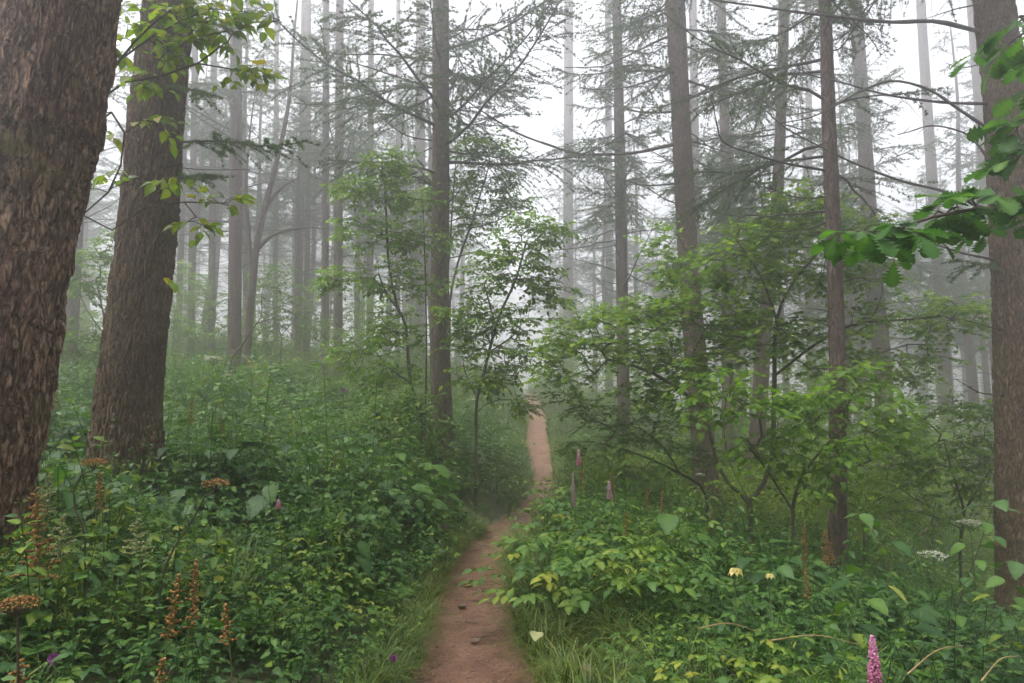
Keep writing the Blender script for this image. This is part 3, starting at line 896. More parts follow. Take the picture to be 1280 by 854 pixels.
# left of the path
sapling("sapling", "tall slender sapling with thin stems left of the wrapped trunk, above the path", "sapling",
        [[(528, 540), (520, 500), (512, 470), (507, 407), (497, 384), (486, 330), (483, 270), (480, 215)],
         [(514, 480), (500, 470), (480, 455)], [(500, 390), (485, 370), (474, 345), (472, 325)], [(532, 530), (533, 420), (531, 320), (528, 250), (520, 215)]],
        [(486, 205, 28, 18, 16), (455, 240, 40, 18, 16), (500, 245, 45, 25, 22), (470, 290, 60, 20, 22), (445, 345, 45, 14, 14), (520, 300, 40, 30, 18), (500, 350, 50, 30, 22),
         (500, 410, 40, 30, 18), (455, 440, 45, 22, 16), (485, 470, 55, 18, 16), (420, 350, 18, 8, 6)],
        LEAF_MID, .085, 41, M_maple, mult=2.3, tint=(.55, .2), Y=10.5, rmax=.022, per=12, spray=.22)
sapling("sapling", "forked sapling with thin stems close behind the wrapped trunk", "sapling",
        [[(566, 545), (561, 500), (562, 430), (563, 374), (572, 330), (588, 283), (603, 235), (612, 205)], [(562, 400), (560, 350), (563, 300), (566, 250), (570, 200)],
         [(590, 285), (620, 277), (645, 262)]],
        [(585, 185, 35, 22, 20), (620, 185, 28, 18, 14), (575, 225, 40, 25, 22), (625, 225, 32, 25, 18), (600, 262, 55, 20, 24), (645, 260, 28, 22, 14), (570, 290, 35, 20, 12), (540, 250, 30, 18, 10)],
        LEAF_MID, .085, 42, M_maple, mult=2.3, tint=(.55, .2), Y=12.6, rmax=.022, per=12, spray=.24)
sapling("sapling", "small spreading sapling leaning over the left edge of the path", "sapling",
        [[(595, 552), (596, 501), (604, 470), (611, 441), (618, 415), (626, 390), (638, 365), (647, 343), (657, 305)], [(597, 500), (585, 475), (578, 450)], [(612, 440), (635, 425), (650, 412)],
         [(620, 410), (612, 380), (605, 355)], [(597, 515), (608, 505), (622, 500), (640, 500)]],
        [(660, 290, 38, 18, 16), (640, 320, 45, 22, 20), (690, 290, 22, 16, 8), (605, 350, 40, 25, 16), (670, 345, 35, 22, 14), (690, 365, 30, 16, 10), (590, 395, 45, 22, 20), (640, 400, 50, 20, 18), (590, 430, 35, 20, 12),
         (650, 445, 55, 20, 18), (600, 470, 50, 20, 14), (648, 505, 22, 9, 6), (620, 480, 30, 12, 6)],
        LEAF_MID, .085, 43, M_maple, mult=2.3, tint=(.55, .2), Y=10.0, rmax=.022, per=12, spray=.22)

# right of the path
sapling("maple_tree", "young maple with forked dark stems and wide green sprays right of the path", "tree",
        [[(938, 672), (936, 627), (917, 612), (900, 587), (892, 560), (880, 510), (865, 460)], [(936, 625), (922, 600), (909, 567), (905, 520), (915, 470)], [(936, 627), (950, 612), (961, 587), (966, 560), (968, 480), (971, 400), (994, 350), (1033, 305), (1050, 285)],
         [(971, 400), (955, 355), (935, 320), (920, 300)], [(880, 510), (840, 480), (800, 460), (760, 450)], [(968, 470), (1020, 430), (1070, 405), (1130, 400), (1180, 395)], [(938, 640), (985, 625), (1040, 610)]],
        [(1000, 265, 60, 22, 26), (950, 300, 65, 25, 28), (1060, 290, 60, 22, 24), (880, 335, 70, 25, 28), (1040, 335, 50, 25, 18), (960, 350, 70, 28, 28), (870, 385, 85, 25, 34),
         (800, 395, 70, 25, 26), (940, 415, 75, 25, 32), (780, 440, 85, 25, 32), (720, 425, 45, 22, 16), (860, 450, 80, 28, 34), (1010, 420, 60, 30, 24), (1090, 400, 40, 20, 12), (1175, 395, 48, 26, 24, 9.0, .5), (700, 470, 45, 16, 10), (1200, 380, 25, 12, 8, 9., .4),
         (1060, 460, 60, 25, 16), (1140, 450, 45, 25, 12), (820, 490, 60, 20, 14), (1100, 340, 30, 16, 8), (830, 300, 25, 12, 5), (730, 400, 30, 14, 6)],
        LEAF_MAPLE, .105, 44, M_maple, Y=9.0, rmax=.045, mult=1.85, per=12, spray=.30, tint=(.58, .22))
sapling("maple_sapling", "dark green shrubby maple at the foot of the slim larch right of the path", "sapling",
        [[(885, 640), (878, 610), (850, 592), (815, 575), (780, 562), (740, 552)], [(850, 592), (830, 560), (800, 535)], [(878, 610), (890, 570), (905, 545)]],
        [(760, 520, 55, 18, 22), (720, 510, 30, 14, 9), (810, 545, 60, 22, 24), (740, 560, 50, 16, 16), (850, 520, 50, 25, 20), (870, 570, 40, 20, 14), (790, 590, 50, 14, 12), (700, 490, 35, 14, 8)],
        LEAF_MAPLE, .08, 45, M_sapl, Y=9.6, rmax=.028, mult=1.6, per=12, spray=.2, tint=(.3, .18))
sapling("hazel_shrub", "shrub with broad toothed leaves in front of the dark slim larch", "shrub",
        [[(1000, 705), (990, 650), (1000, 600), (1030, 560), (1060, 530)], [(992, 640), (960, 590), (930, 550)], [(1010, 590), (1050, 590), (1090, 575)]],
        [(1060, 500, 75, 26, 22), (990, 515, 70, 28, 22), (920, 505, 60, 25, 16), (1040, 555, 85, 28, 22), (960, 560, 60, 25, 14), (1105, 540, 45, 28, 12), (1075, 470, 40, 14, 8), (890, 470, 45, 22, 10), (1010, 600, 60, 16, 8)],
        LEAF_SERR, .095, 46, M_maple, Y=7.2, rmax=.03, mult=1.3, per=9, spray=.26, droop=.35, tint=(.30, .2))
for _k, (_px, _py, _Y, _lab) in enumerate([(990, 600, 11.5, "bright yellow-green shrub in the hollow behind the maple's forked stems"), (1165, 605, 12.5, "bright yellow-green shrub in the hollow near the hazy leaning larch"),
                                       (835, 600, 13.0, "light green shrub at the foot of the long-limbed brown trunk"), (1080, 615, 10.0, "low yellow-green shrub between dark slim larch and thicket")]):
    sapling("leafy_shrub", _lab, "shrub", [[(_px, _py + 50), (_px + 5, _py + 15), (_px - 10, _py - 15)], [(_px, _py + 20), (_px + 35, _py), (_px + 50, _py - 10)], [(_px, _py + 25), (_px - 35, _py + 5)]],
            [(_px, _py - 25, 55, 22, 22), (_px - 50, _py, 45, 22, 18), (_px + 50, _py, 45, 22, 18), (_px, _py + 15, 70, 20, 18), (_px + 10, _py - 50, 30, 16, 8)],
            LEAF_MID, .085, 460 + _k, M_maple, Y=_Y, rmax=.02, mult=1.2, per=12, spray=.25, tint=(.68, .2))
sapling("leafy_shrub", "leafy thicket shrub filling the gap beside the right edge trunk", "shrub",
        [[(1200, 690), (1205, 640), (1190, 590), (1180, 550)], [(1205, 640), (1230, 600), (1250, 570)], [(1200, 660), (1150, 640), (1110, 640)]],
        [(1150, 540, 50, 25, 20), (1190, 580, 50, 25, 20), (1130, 590, 45, 25, 16), (1235, 560, 45, 30, 18), (1240, 620, 45, 20, 14), (1150, 640, 50, 20, 14), (1255, 520, 30, 20, 8), (1200, 510, 40, 20, 12)],
        LEAF_MID, .08, 47, M_maple, Y=8.8, rmax=.025, per=12, spray=.2, tint=(.4, .22))
# sprigs reaching in by the camera
sapling("leafy_sapling", "sapling with bright yellow-green leaves behind the thickest left trunk", "sapling",
        [[(0, 720), (8, 560), (32, 420), (58, 290), (98, 160), (120, 122), (150, 75), (185, 35), (230, 0), (262, -40)], [(120, 128), (145, 106), (190, 98), (235, 85), (262, 70), (283, 53)],
         [(108, 165), (140, 140), (155, 150), (152, 200), (140, 235), (95, 275), (70, 288)], [(140, 235), (190, 215), (225, 205)], [(150, 75), (200, 40), (260, 12), (300, 14), (350, 25)], [(140, 288), (175, 262), (225, 253), (280, 254)], [(262, -40), (300, -60), (330, -70)]],
        [(175, 25, 22, 14, 7), (205, 65, 28, 20, 10), (245, 40, 28, 20, 10), (190, 105, 25, 12, 7), (270, 15, 30, 14, 10), (295, 85, 18, 12, 5), (320, 92, 14, 8, 4), (340, 22, 12, 6, 3), (150, 55, 16, 10, 4), (285, 45, 16, 10, 4), (230, 10, 30, 10, 8),
         (195, 155, 28, 7, 5), (150, 220, 20, 8, 3), (220, 220, 14, 8, 3), (280, 255, 30, 10, 5), (245, 275, 20, 8, 4), (128, 160, 8, 14, 2), (110, 235, 12, 8, 2), (200, 345, 10, 5, 1), (300, -30, 40, 20, 8)],
        LEAF_HI, .078, 48, M_sprig, Y=4.1, rtip=.0016, rmax=.013, per=5, spray=.10, tint=(.45, .22), lobes=2)
sapling("oak_sapling", "oak at the right edge with big lobed dark green leaves hanging in", "sapling",
        [[(1420, 900), (1400, 600), (1380, 350), (1360, 150), (1350, 0)], [(1380, 320), (1330, 285), (1290, 262), (1245, 258), (1200, 265), (1170, 270), (1130, 286), (1090, 290), (1055, 290)], [(1358, 110), (1320, 75), (1290, 40), (1275, 20)],
         [(1370, 220), (1330, 185), (1300, 165)], [(1330, 285), (1310, 300), (1290, 305)]],
        [(1225, 250, 35, 10, 7, 2.9, .15), (1185, 262, 28, 8, 5, 2.9, .15), (1130, 288, 38, 8, 6, 2.9, .15), (1085, 290, 30, 8, 5, 2.9, .12), (1055, 288, 16, 6, 2, 2.9, .1), (1265, 265, 25, 12, 5, 2.9, .15), (1285, 150, 22, 22, 8, 2.9, .15), (1270, 45, 20, 18, 6, 2.9, .15), (1285, 190, 18, 16, 5, 2.9, .15), (1330, 80, 40, 40, 8, 2.9, .2), (1340, 250, 40, 40, 8, 2.9, .2)],
        LEAF_OAK, .125, 49, M_oak, Y=2.9, rtip=.002, rmax=.02, per=4, spray=.10, tint=(.28, .2), lobes=1, droop=.3)
# shrubs farther off
sapling("leafy_shrub", "hazy rounded shrub in front of the close pair of larches on the left slope", "shrub",
        [[(345, 520), (350, 500), (365, 480)], [(350, 505), (385, 485), (400, 478)]],
        [(345, 470, 35, 18, 22), (385, 488, 55, 18, 30), (330, 500, 35, 15, 14), (420, 500, 40, 14, 14)],
        LEAF_LO, .12, 50, M_herb, Y=15.5, rmax=.02, per=12, spray=.25, tint=(.45, .15))
sapling("leafy_shrub", "dark low shrub at the foot of the sapling-wrapped larch", "shrub",
        [[(510, 560), (505, 535), (490, 515)], [(506, 540), (525, 520), (540, 512)]],
        [(500, 510, 45, 16, 20), (470, 530, 35, 14, 12), (535, 530, 30, 16, 12), (520, 500, 30, 14, 10)],
        LEAF_MID, .08, 51, M_sapl, Y=9.8, rmax=.02, per=12, spray=.2, tint=(.35, .18))
sapling("leafy_shrub", "hazy leafy shrub behind and left of the second thick trunk", "shrub",
        [[(135, 470), (130, 400), (120, 350)], [(132, 420), (110, 390), (100, 370)]],
        [(120, 325, 35, 14, 14), (105, 360, 35, 20, 14), (140, 300, 30, 12, 8), (110, 430, 40, 20, 16), (75, 410, 30, 20, 8)],
        LEAF_MID, .09, 52, M_sapl, Y=11.0, rmax=.02, per=12, spray=.24, tint=(.4, .15))
bush_l = sapling("leafy_bush", "hazy green bush among the far trunks on the left slope, like its neighbours", "bush",
        [[(640, 500), (640, 470), (625, 440)], [(640, 470), (665, 440)]],
        [(640, 430, 50, 25, 26), (600, 455, 40, 22, 16), (680, 455, 40, 22, 16), (640, 400, 35, 18, 14), (640, 475, 50, 16, 14)],
        LEAF_LO, .15, 53, M_sapl, Y=20, rmax=.025, mult=1.3, per=12, spray=.35, tint=(.5, .2), group="hazy bushes on the left slope")
rng = np.random.default_rng(64)
for i, (px, Y) in enumerate([(90, 17), (215, 21), (255, 24), (350, 19), (445, 22), (480, 17), (330, 27), (400, 28), (520, 24), (130, 24), (575, 26), (620, 34), (700, 33), (745, 24), (800, 27), (850, 21), (905, 24), (985, 20), (1050, 23), (1130, 16), (1150, 24), (1215, 18), (1020, 27), (1270, 25), (940, 17), (1085, 14)]):
    o = bush_l if i == 0 else copy_tree(bush_l, (0, 0, 0), 0, 1)
    x = (px - CX) / F_PX * Y
    o.location = (x, Y, Hs(x, Y)); o.rotation_euler = (0, 0, rng.uniform(0, 6.28)); k = rng.uniform(.7, 1.25) * (.8 if Y < 18 else 1); o.scale = (k, k, k * rng.uniform(.8, 1.2))
    if px > 600:
        o["label"] = "hazy green bush in the foggy hollow right of the path, like its neighbours"; o["group"] = "hazy bushes in the hollow on the right"
# the bare forked little tree on the left slope
def bare_tree(label, stems, Y, r, seed, name="bare_tree"):
    rng = np.random.default_rng(seed)
    S = [np.array([P(x, y, Y) for x, y in st]) for st in stems]
    b = S[0][0].copy(); b[2] = Hs(b[0], b[1]) - .05
    S[0] = np.vstack([b, S[0]])
    root = thing(name, b, label, "tree")
    a = Acc()
    for k, s in enumerate(S):
        q = resample(s, 24); rr = r * (1 if k == 0 else .5) * np.linspace(1, .10, 24)
        V, F = tubes(q, rr, 9); a.add(V, F)
        if k: limb_tuft_twigs(rng, q, np.linalg.norm(np.diff(q, axis=0), axis=1).sum(), 0, a, None)
    build("trunk", a, M_bark, root, b, smooth=True)
    return root
bare_tree("bare forked tree leaning right at the foot of the broad hazy larch", [[(306, 480), (310, 420), (316, 350), (322, 300), (336, 240), (350, 185), (362, 120), (368, 40), (378, -60)],
          [(316, 350), (312, 300), (308, 240), (312, 170), (322, 90)], [(322, 310), (345, 292), (380, 285), (410, 286)], [(330, 262), (352, 235), (375, 222)]], 17.5, .12, 61)
bare_tree("dark bent dead branch tree in front of the forked tree", [[(288, 455), (300, 435), (318, 408), (327, 395), (327, 370), (333, 352), (352, 345)], [(320, 405), (335, 400), (355, 392)]], 13.0, .028, 62, "dead_sapling")
bare_tree("thin dead arching branch over the plants at lower right", [[(1110, 700), (1125, 683), (1145, 670), (1165, 667), (1185, 674)], [(1150, 668), (1160, 660), (1172, 650)]], 6.2, .012, 63, "dead_branch")

# ------------------------------------------------------------------ undergrowth
def herb_upright(rng, h, pairs, ll, leaf, stems=1, narrow=1.0):
    A = Acc()
    for s_ in range(stems):
        az = rng.uniform(0, 6.28); lean = rng.uniform(.02, .3) * h
        s = np.linspace(0, 1, 5)
        b = np.array([rng.normal(0, .04), rng.normal(0, .04), 0])
        pl = b + np.stack([math.cos(az) * lean * s ** 2, math.sin(az) * lean * s ** 2, h * s], -1)
        V, F = tubes(pl, np.linspace(.004, .002, 5), 3); A.add(V, F, .35)
        a0 = rng.uniform(0, 6.28)
        tt = np.linspace(.18, 1, pairs)
        pos, dr, sz = [], [], []
        for i, t in enumerate(tt):
            p = b + np.array([math.cos(az) * lean * t ** 2, math.sin(az) * lean * t ** 2, h * t])
            for k in (0, 1):
                a = a0 + i * 1.57 + k * math.pi + rng.normal(0, .25)
                e = rng.uniform(-.35, .35) + (.35 if t > .9 else 0)
                pos.append(p); dr.append([math.cos(a), math.sin(a), e]); sz.append(ll * (1.15 - .65 * abs(t - .45) * 1.3) * rng.uniform(.75, 1.15))
        pos, dr, sz = np.array(pos), nrm(dr), np.array(sz)
        nn = nrm(np.array([0, 0, 1.0]) + rng.normal(0, .28, (len(pos), 3)))
        M = frames(dr, nn) * sz[:, None, None]; M[:, :, 0] *= narrow
        A.inst(leaf[0], leaf[1], M, pos + dr * .012, np.clip(rng.normal(.45, .16, len(pos)) + .12 * (pos[:, 2] / h - .5), 0, 1))
    return A.arrays()
def herb_tri(rng, h, n, ll, leaf, leaflets=3):
    A = Acc()
    for i in range(n):
        a = rng.uniform(0, 6.28); out = rng.uniform(.25, .9) * h; hh = h * rng.uniform(.45, 1.0)
        s = np.linspace(0, 1, 5)
        pl = np.stack([math.cos(a) * out * s ** 1.4, math.sin(a) * out * s ** 1.4, hh * np.sin(s * 1.7) / math.sin(1.7) * (1 - .0 * s)], -1)
        V, F = tubes(pl, np.linspace(.0028, .0014, 5), 3); A.add(V, F, .3)
        tip = pl[-1]; d = nrm(pl[-1] - pl[-2]); d[2] = d[2] * .4 - .1; d = nrm(d); sd = nrm(np.cross(d, [0, 0, 1.0]))
        tn = np.clip(rng.normal(.45, .15), 0, 1)
        if leaflets == 3: L3 = [(d, 1.0, 0), (nrm(d * .25 + sd), .85, 0), (nrm(d * .25 - sd), .85, 0)]
        else:
            L3 = [(d, 1.0, 0)]
            for k in range(1, (leaflets - 1) // 2 + 1):
                L3 += [(nrm(d * .45 + sd), .95 - .06 * k, -k), (nrm(d * .45 - sd), .95 - .06 * k, -k)]
        pos = np.array([tip + d * (q * ll * .62) for _, _, q in L3]); dr = np.array([x for x, _, _ in L3]) + rng.normal(0, .1, (len(L3), 3))
        nn = nrm(np.array([0, 0, 1.0]) + rng.normal(0, .22, (len(L3), 3)))
        A.inst(leaf[0], leaf[1], frames(dr, nn) * (ll * np.array([x for _, x, _ in L3]) * rng.uniform(.8, 1.15))[:, None, None], pos, np.clip(tn + rng.normal(0, .06, len(L3)), 0, 1))
    return A.arrays()
def herb_broad(rng, h, n, ll, leaf):
    A = Acc()
    for i in range(n):
        a = rng.uniform(0, 6.28); out = rng.uniform(.1, .55) * h; hh = h * rng.uniform(.4, 1)
        s = np.linspace(0, 1, 4)
        pl = np.stack([math.cos(a) * out * s, math.sin(a) * out * s, hh * s ** .8], -1)
        V, F = tubes(pl, np.linspace(.003, .0016, 4), 3); A.add(V, F, .3)
        d = np.array([[math.cos(a), math.sin(a), rng.uniform(-.5, .2)]])
        M = frames(d, nrm(np.array([[0, 0, 1.0]]) + rng.normal(0, .25, (1, 3)))) * (ll * rng.uniform(.6, 1.15)); M[:, :, 0] *= 1.15
        A.inst(leaf[0], leaf[1], M, pl[-1:], np.clip(rng.normal(.35, .15, 1), 0, 1))
    return A.arrays()
def herb_feather(rng, h, n, ll):
    A = Acc()
    for i in range(n):
        a = rng.uniform(0, 6.28); out = rng.uniform(.15, .5) * h
        s = np.linspace(0, 1, 6)
        pl = np.stack([math.cos(a) * out * s ** 1.5, math.sin(a) * out * s ** 1.5, h * rng.uniform(.6, 1) * np.sin(s * 1.5)], -1)
        V, F = tubes(pl, np.linspace(.003, .001, 6), 3); A.add(V, F, .4)
        m_ = 18; t = np.sort(rng.uniform(.2, 1, m_)); x = t * 5; k = np.clip(x.astype(int), 0, 4); f = (x - k)[:, None]
        pos = pl[k] * (1 - f) + pl[k + 1] * f
        dr = nrm(rng.normal(size=(m_, 3)) + np.array([0, 0, .5]))
        A.inst(LEAF_NARROW[0], LEAF_NARROW[1], frames(dr, nrm(rng.normal(size=(m_, 3)) + [0, 0, 1.])) * (ll * rng.uniform(.6, 1.2, m_) * (1.25 - .7 * t))[:, None, None], pos, np.clip(rng.normal(.62, .12, m_), 0, 1))
    return A.arrays()
def fern(rng, n, L):
    A = Acc()
    for i in range(n):
        a = 6.28 * (i + rng.uniform(-.3, .3)) / n; l = L * rng.uniform(.75, 1.1)
        s = np.linspace(0, 1, 8)
        pl = np.stack([math.cos(a) * l * s * .85, math.sin(a) * l * s * .85, l * (.85 * s - .75 * s ** 2.2)], -1)
        V, F = tubes(pl, np.linspace(.003, .001, 8), 3); A.add(V, F, .4)
        m_ = 22; t = np.linspace(.15, .98, m_); x = t * 7; k = np.clip(x.astype(int), 0, 6); f = (x - k)[:, None]
        pos = pl[k] * (1 - f) + pl[k + 1] * f; tg = nrm(pl[k + 1] - pl[k]); sd = nrm(np.cross(tg, [0, 0, 1.0])); nn = np.cross(sd, tg)
        wl = l * .32 * np.sin(np.clip(t * 1.15, 0, 1) * math.pi * .92 + .12) ** .8
        for sg in (1, -1):
            M = frames(sd * sg + tg * .35, nn); sc_ = M * wl[:, None, None]; sc_[:, :, 0] *= .75
            A.inst(LEAF_NARROW[0], LEAF_NARROW[1], sc_, pos, np.clip(rng.normal(.5, .08, m_), 0, 1))
    return A.arrays()
def grass_tuft(rng, n, L, w=.004, seg=5, arch=1.0):
    A = Acc()
    a = rng.uniform(0, 6.28, n); out = rng.uniform(.25, .95, n) * L * arch; hh = L * rng.uniform(.4, .95, n)
    s = np.linspace(0, 1, seg)
    b = rng.normal(0, .035, (n, 2))
    x = b[:, :1] + np.cos(a)[:, None] * out[:, None] * s ** 1.6; y = b[:, 1:] + np.sin(a)[:, None] * out[:, None] * s ** 1.6
    z = hh[:, None] * (1.5 * s - .85 * s ** 2.4)
    c = np.stack([x, y, z], -1); sd = np.stack([-np.sin(a), np.cos(a), 0 * a], -1)[:, None]
    ww = (w * rng.uniform(.6, 1.2, n))[:, None, None] * np.array([.8, 1, .9, .6, .06][:seg])[None, :, None]
    V = np.stack([c - sd * ww, c + sd * ww], 2)
    i = np.arange(seg - 1)[None, :] * 2 + np.arange(n)[:, None] * seg * 2
    F = np.concatenate([np.stack([i, i + 1, i + 3], -1).reshape(-1, 3), np.stack([i, i + 3, i + 2], -1).reshape(-1, 3)])
    A.add(V.reshape(-1, 3), F, np.repeat(np.clip(rng.normal(.42, .2, n), 0, 1), seg * 2))
    return A.arrays()

def scatter(acc, prot, pos, scale, rng, tint_off, tilt=.12):
    which = rng.integers(0, len(prot), len(pos))
    for k, (pv, pf, pt) in enumerate(prot):
        i = np.where(which == k)[0]
        if len(i) == 0: continue
        a = rng.uniform(0, 6.28, len(i)); tx, ty = rng.normal(0, tilt, len(i)), rng.normal(0, tilt, len(i))
        up = nrm(np.stack([tx, ty, np.ones(len(i))], -1))
        fx = np.stack([np.cos(a), np.sin(a), 0 * a], -1); fx = nrm(fx - up * (fx * up).sum(-1, keepdims=True))
        M = np.stack([fx, np.cross(up, fx), up], -1) * scale[i][:, None, None]
        acc.inst(pv, pf, M, pos[i], np.clip(pt[None] + tint_off[i][:, None], 0, 1))

rng = np.random.default_rng(2024)
near_up = [herb_upright(rng, rng.uniform(.5, .8), 7, rng.choice([.055, .065, .085]), LEAF_SERR) for _ in range(8)]
near_up2 = [herb_upright(rng, rng.uniform(.35, .6), 9, .06, LEAF_MID, 2, .8) for _ in range(6)]
near_tri = [herb_tri(rng, rng.uniform(.35, .5), 14, .058, LEAF_SERR) for _ in range(6)]
near_broad = [herb_broad(rng, rng.uniform(.35, .6), 6, rng.choice([.09, .12, .16]), LEAF_SERR) for _ in range(7)]
near_feath = [herb_feather(rng, rng.uniform(.45, .65), 6, .06) for _ in range(5)]
mid_up = [herb_upright(rng, rng.uniform(.5, .8), 7, .085, LEAF_MID, 1) for _ in range(6)]
mid_tri = [herb_tri(rng, rng.uniform(.35, .5), 8, .09, LEAF_MID) for _ in range(5)]
mid_feath = [herb_feather(rng, rng.uniform(.5, .75), 4, .08) for _ in range(4)]
far_up = [herb_upright(rng, rng.uniform(.45, .8), 6, .11, LEAF_LO, 2) for _ in range(6)]
far_tri = [herb_tri(rng, rng.uniform(.35, .55), 7, .12, LEAF_LO) for _ in range(5)]

TREE_B = [(o.location.x, o.location.y) for o in C.objects if o.name.startswith("larch_tree") and o.location.y < 16]
def positions(rng, n, y0, y1, side, margin, xpad=2.2, kx=.80, smax=None):
    out_ = []
    tot = 0
    while tot < n:
        y = y0 + (y1 - y0) * np.sqrt(rng.random(4 * n)) if y0 > 1 else rng.uniform(y0, y1, 4 * n)
        x = rng.uniform(-1, 1, 4 * n) * (kx * y + xpad)
        s = x - path_c(y); hw = path_half(y)
        k = np.abs(s) > hw + margin
        if side == 'L': k &= s < 0
        if side == 'R': k &= s > 0
        if smax: k &= np.abs(s) < hw + smax
        for a, b_ in TREE_B: k &= (x - a) ** 2 + (y - b_) ** 2 > .06
        p = np.stack([x[k], y[k]], -1); out_.append(p); tot += len(p)
    p = np.concatenate(out_)[:n]
    return np.column_stack([p, H0(p[:, 0], p[:, 1]) - .015])
def clump(pos, f, s): return fbm(np.stack([pos[:, 0] * f, pos[:, 1] * f, 0 * pos[:, 0]], -1), 3, s)
def hscale(pos, rng, lo=.42):
    s = np.abs(pos[:, 0] - path_c(pos[:, 1])) - path_half(pos[:, 1])
    return np.clip(lo + s * .75, lo, 1.0) * rng.uniform(.65, 1.3, len(pos)) * (.55 + 1.0 * clump(pos, .8, 71)) * np.where(pos[:, 0] < path_c(pos[:, 1]), np.interp(pos[:, 1], [2, 4.5, 6.5], [.72, .85, 1.12]), np.interp(pos[:, 1], [2, 5], [.8, 1.0]))

def layer(name, spec, seed, mat, kind_label=None):
    rng = np.random.default_rng(seed)
    acc = Acc()
    for prot, n, y0, y1, side, margin, sc_, toff, patch in spec:
        p = positions(rng, n, y0, y1, side, margin)
        if patch:                                     # keep each plant in patches of its own
            f, s, th = patch
            c = clump(p, f, s); p = p[c > th]
        sz = sc_ * hscale(p, rng)
        sd_ = np.abs(p[:, 0] - path_c(p[:, 1]))
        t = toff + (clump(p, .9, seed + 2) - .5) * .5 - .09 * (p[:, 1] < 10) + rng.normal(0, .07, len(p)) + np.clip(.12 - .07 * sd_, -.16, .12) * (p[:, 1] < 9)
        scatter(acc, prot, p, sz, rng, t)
    o = build(name, acc, mat)
    return tag(o, kind="stuff")

low_tri = [herb_tri(rng, rng.uniform(.16, .26), 10, .06, LEAF_MID) for _ in range(6)]
low_broad = [herb_broad(rng, rng.uniform(.14, .24), 8, .09, LEAF_SERR) for _ in range(5)]
tall_up = [herb_upright(rng, rng.uniform(.85, 1.1), 11, .08, LEAF_SERR, 1, .75) for _ in range(5)]
tall_feath = [herb_feather(rng, rng.uniform(.8, 1.0), 5, .06) for _ in range(4)]
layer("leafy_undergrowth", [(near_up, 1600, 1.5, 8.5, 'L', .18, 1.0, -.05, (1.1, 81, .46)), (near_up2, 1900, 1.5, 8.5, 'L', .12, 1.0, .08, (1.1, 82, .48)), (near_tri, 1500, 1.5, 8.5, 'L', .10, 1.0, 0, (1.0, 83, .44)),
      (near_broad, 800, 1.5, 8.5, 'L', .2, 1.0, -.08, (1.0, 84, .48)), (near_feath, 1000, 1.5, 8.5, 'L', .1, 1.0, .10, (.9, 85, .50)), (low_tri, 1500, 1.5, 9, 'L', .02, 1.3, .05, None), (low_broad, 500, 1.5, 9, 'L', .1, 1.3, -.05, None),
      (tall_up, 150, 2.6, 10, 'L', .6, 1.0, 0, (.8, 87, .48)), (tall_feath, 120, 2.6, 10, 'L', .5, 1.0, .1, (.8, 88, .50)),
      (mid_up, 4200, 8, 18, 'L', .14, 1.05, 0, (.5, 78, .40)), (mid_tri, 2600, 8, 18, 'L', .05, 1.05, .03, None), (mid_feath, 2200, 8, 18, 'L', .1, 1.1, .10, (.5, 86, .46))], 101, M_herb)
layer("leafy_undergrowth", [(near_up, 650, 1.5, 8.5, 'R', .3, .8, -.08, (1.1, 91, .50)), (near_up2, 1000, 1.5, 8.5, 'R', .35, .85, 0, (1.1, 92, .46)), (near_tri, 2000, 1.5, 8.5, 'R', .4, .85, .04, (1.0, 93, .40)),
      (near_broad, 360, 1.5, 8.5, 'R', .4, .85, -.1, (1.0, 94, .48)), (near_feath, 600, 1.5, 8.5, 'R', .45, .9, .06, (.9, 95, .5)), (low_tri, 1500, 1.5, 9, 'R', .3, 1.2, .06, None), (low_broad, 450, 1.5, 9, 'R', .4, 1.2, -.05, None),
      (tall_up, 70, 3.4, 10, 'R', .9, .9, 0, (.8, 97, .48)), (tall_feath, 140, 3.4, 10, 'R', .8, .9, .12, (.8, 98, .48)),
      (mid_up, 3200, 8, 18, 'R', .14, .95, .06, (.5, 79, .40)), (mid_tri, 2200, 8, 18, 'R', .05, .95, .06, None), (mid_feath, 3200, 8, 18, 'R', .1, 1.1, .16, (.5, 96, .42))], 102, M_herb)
layer("leafy_undergrowth", [(far_up, 11000, 16, 48, 'B', .12, 1.1, .12, None), (far_tri, 8000, 16, 48, 'B', .05, 1.05, .16, None)], 103, M_herb)

# grass hanging over the path's edges and in tufts among the herbs
rng = np.random.default_rng(31)
gr_n = [grass_tuft(rng, 46, rng.uniform(.30, .48), .0032) for _ in range(6)]
gr_f = [grass_tuft(rng, 20, rng.uniform(.30, .5), .006) for _ in range(5)]
acc = Acc()
p = positions(rng, 330, 1.6, 9, 'L', -.02, smax=.22); scatter(acc, gr_n, p, rng.uniform(.45, .85, len(p)), rng, (clump(p, 2, 3) - .5) * .5)
p = positions(rng, 420, 1.6, 8, 'R', -.02, smax=.75); scatter(acc, gr_n, p, rng.uniform(.55, 1.1, len(p)), rng, (clump(p, 2, 4) - .5) * .5)
p = positions(rng, 330, 1.6, 9, 'B', .5); scatter(acc, gr_n, p, rng.uniform(.8, 1.4, len(p)), rng, (clump(p, 1, 5) - .5) * .5)
p = positions(rng, 2000, 9, 34, 'B', -.05, smax=.40); scatter(acc, gr_f, p, rng.uniform(.5, .95, len(p)), rng, (clump(p, 1, 6) - .4) * .5)
p = positions(rng, 2600, 9, 45, 'B', .4); scatter(acc, gr_f, p, rng.uniform(.8, 1.7, len(p)), rng, .12 + (clump(p, .4, 7) - .5) * .7)
tag(build("grass", acc, M_grass), kind="stuff")

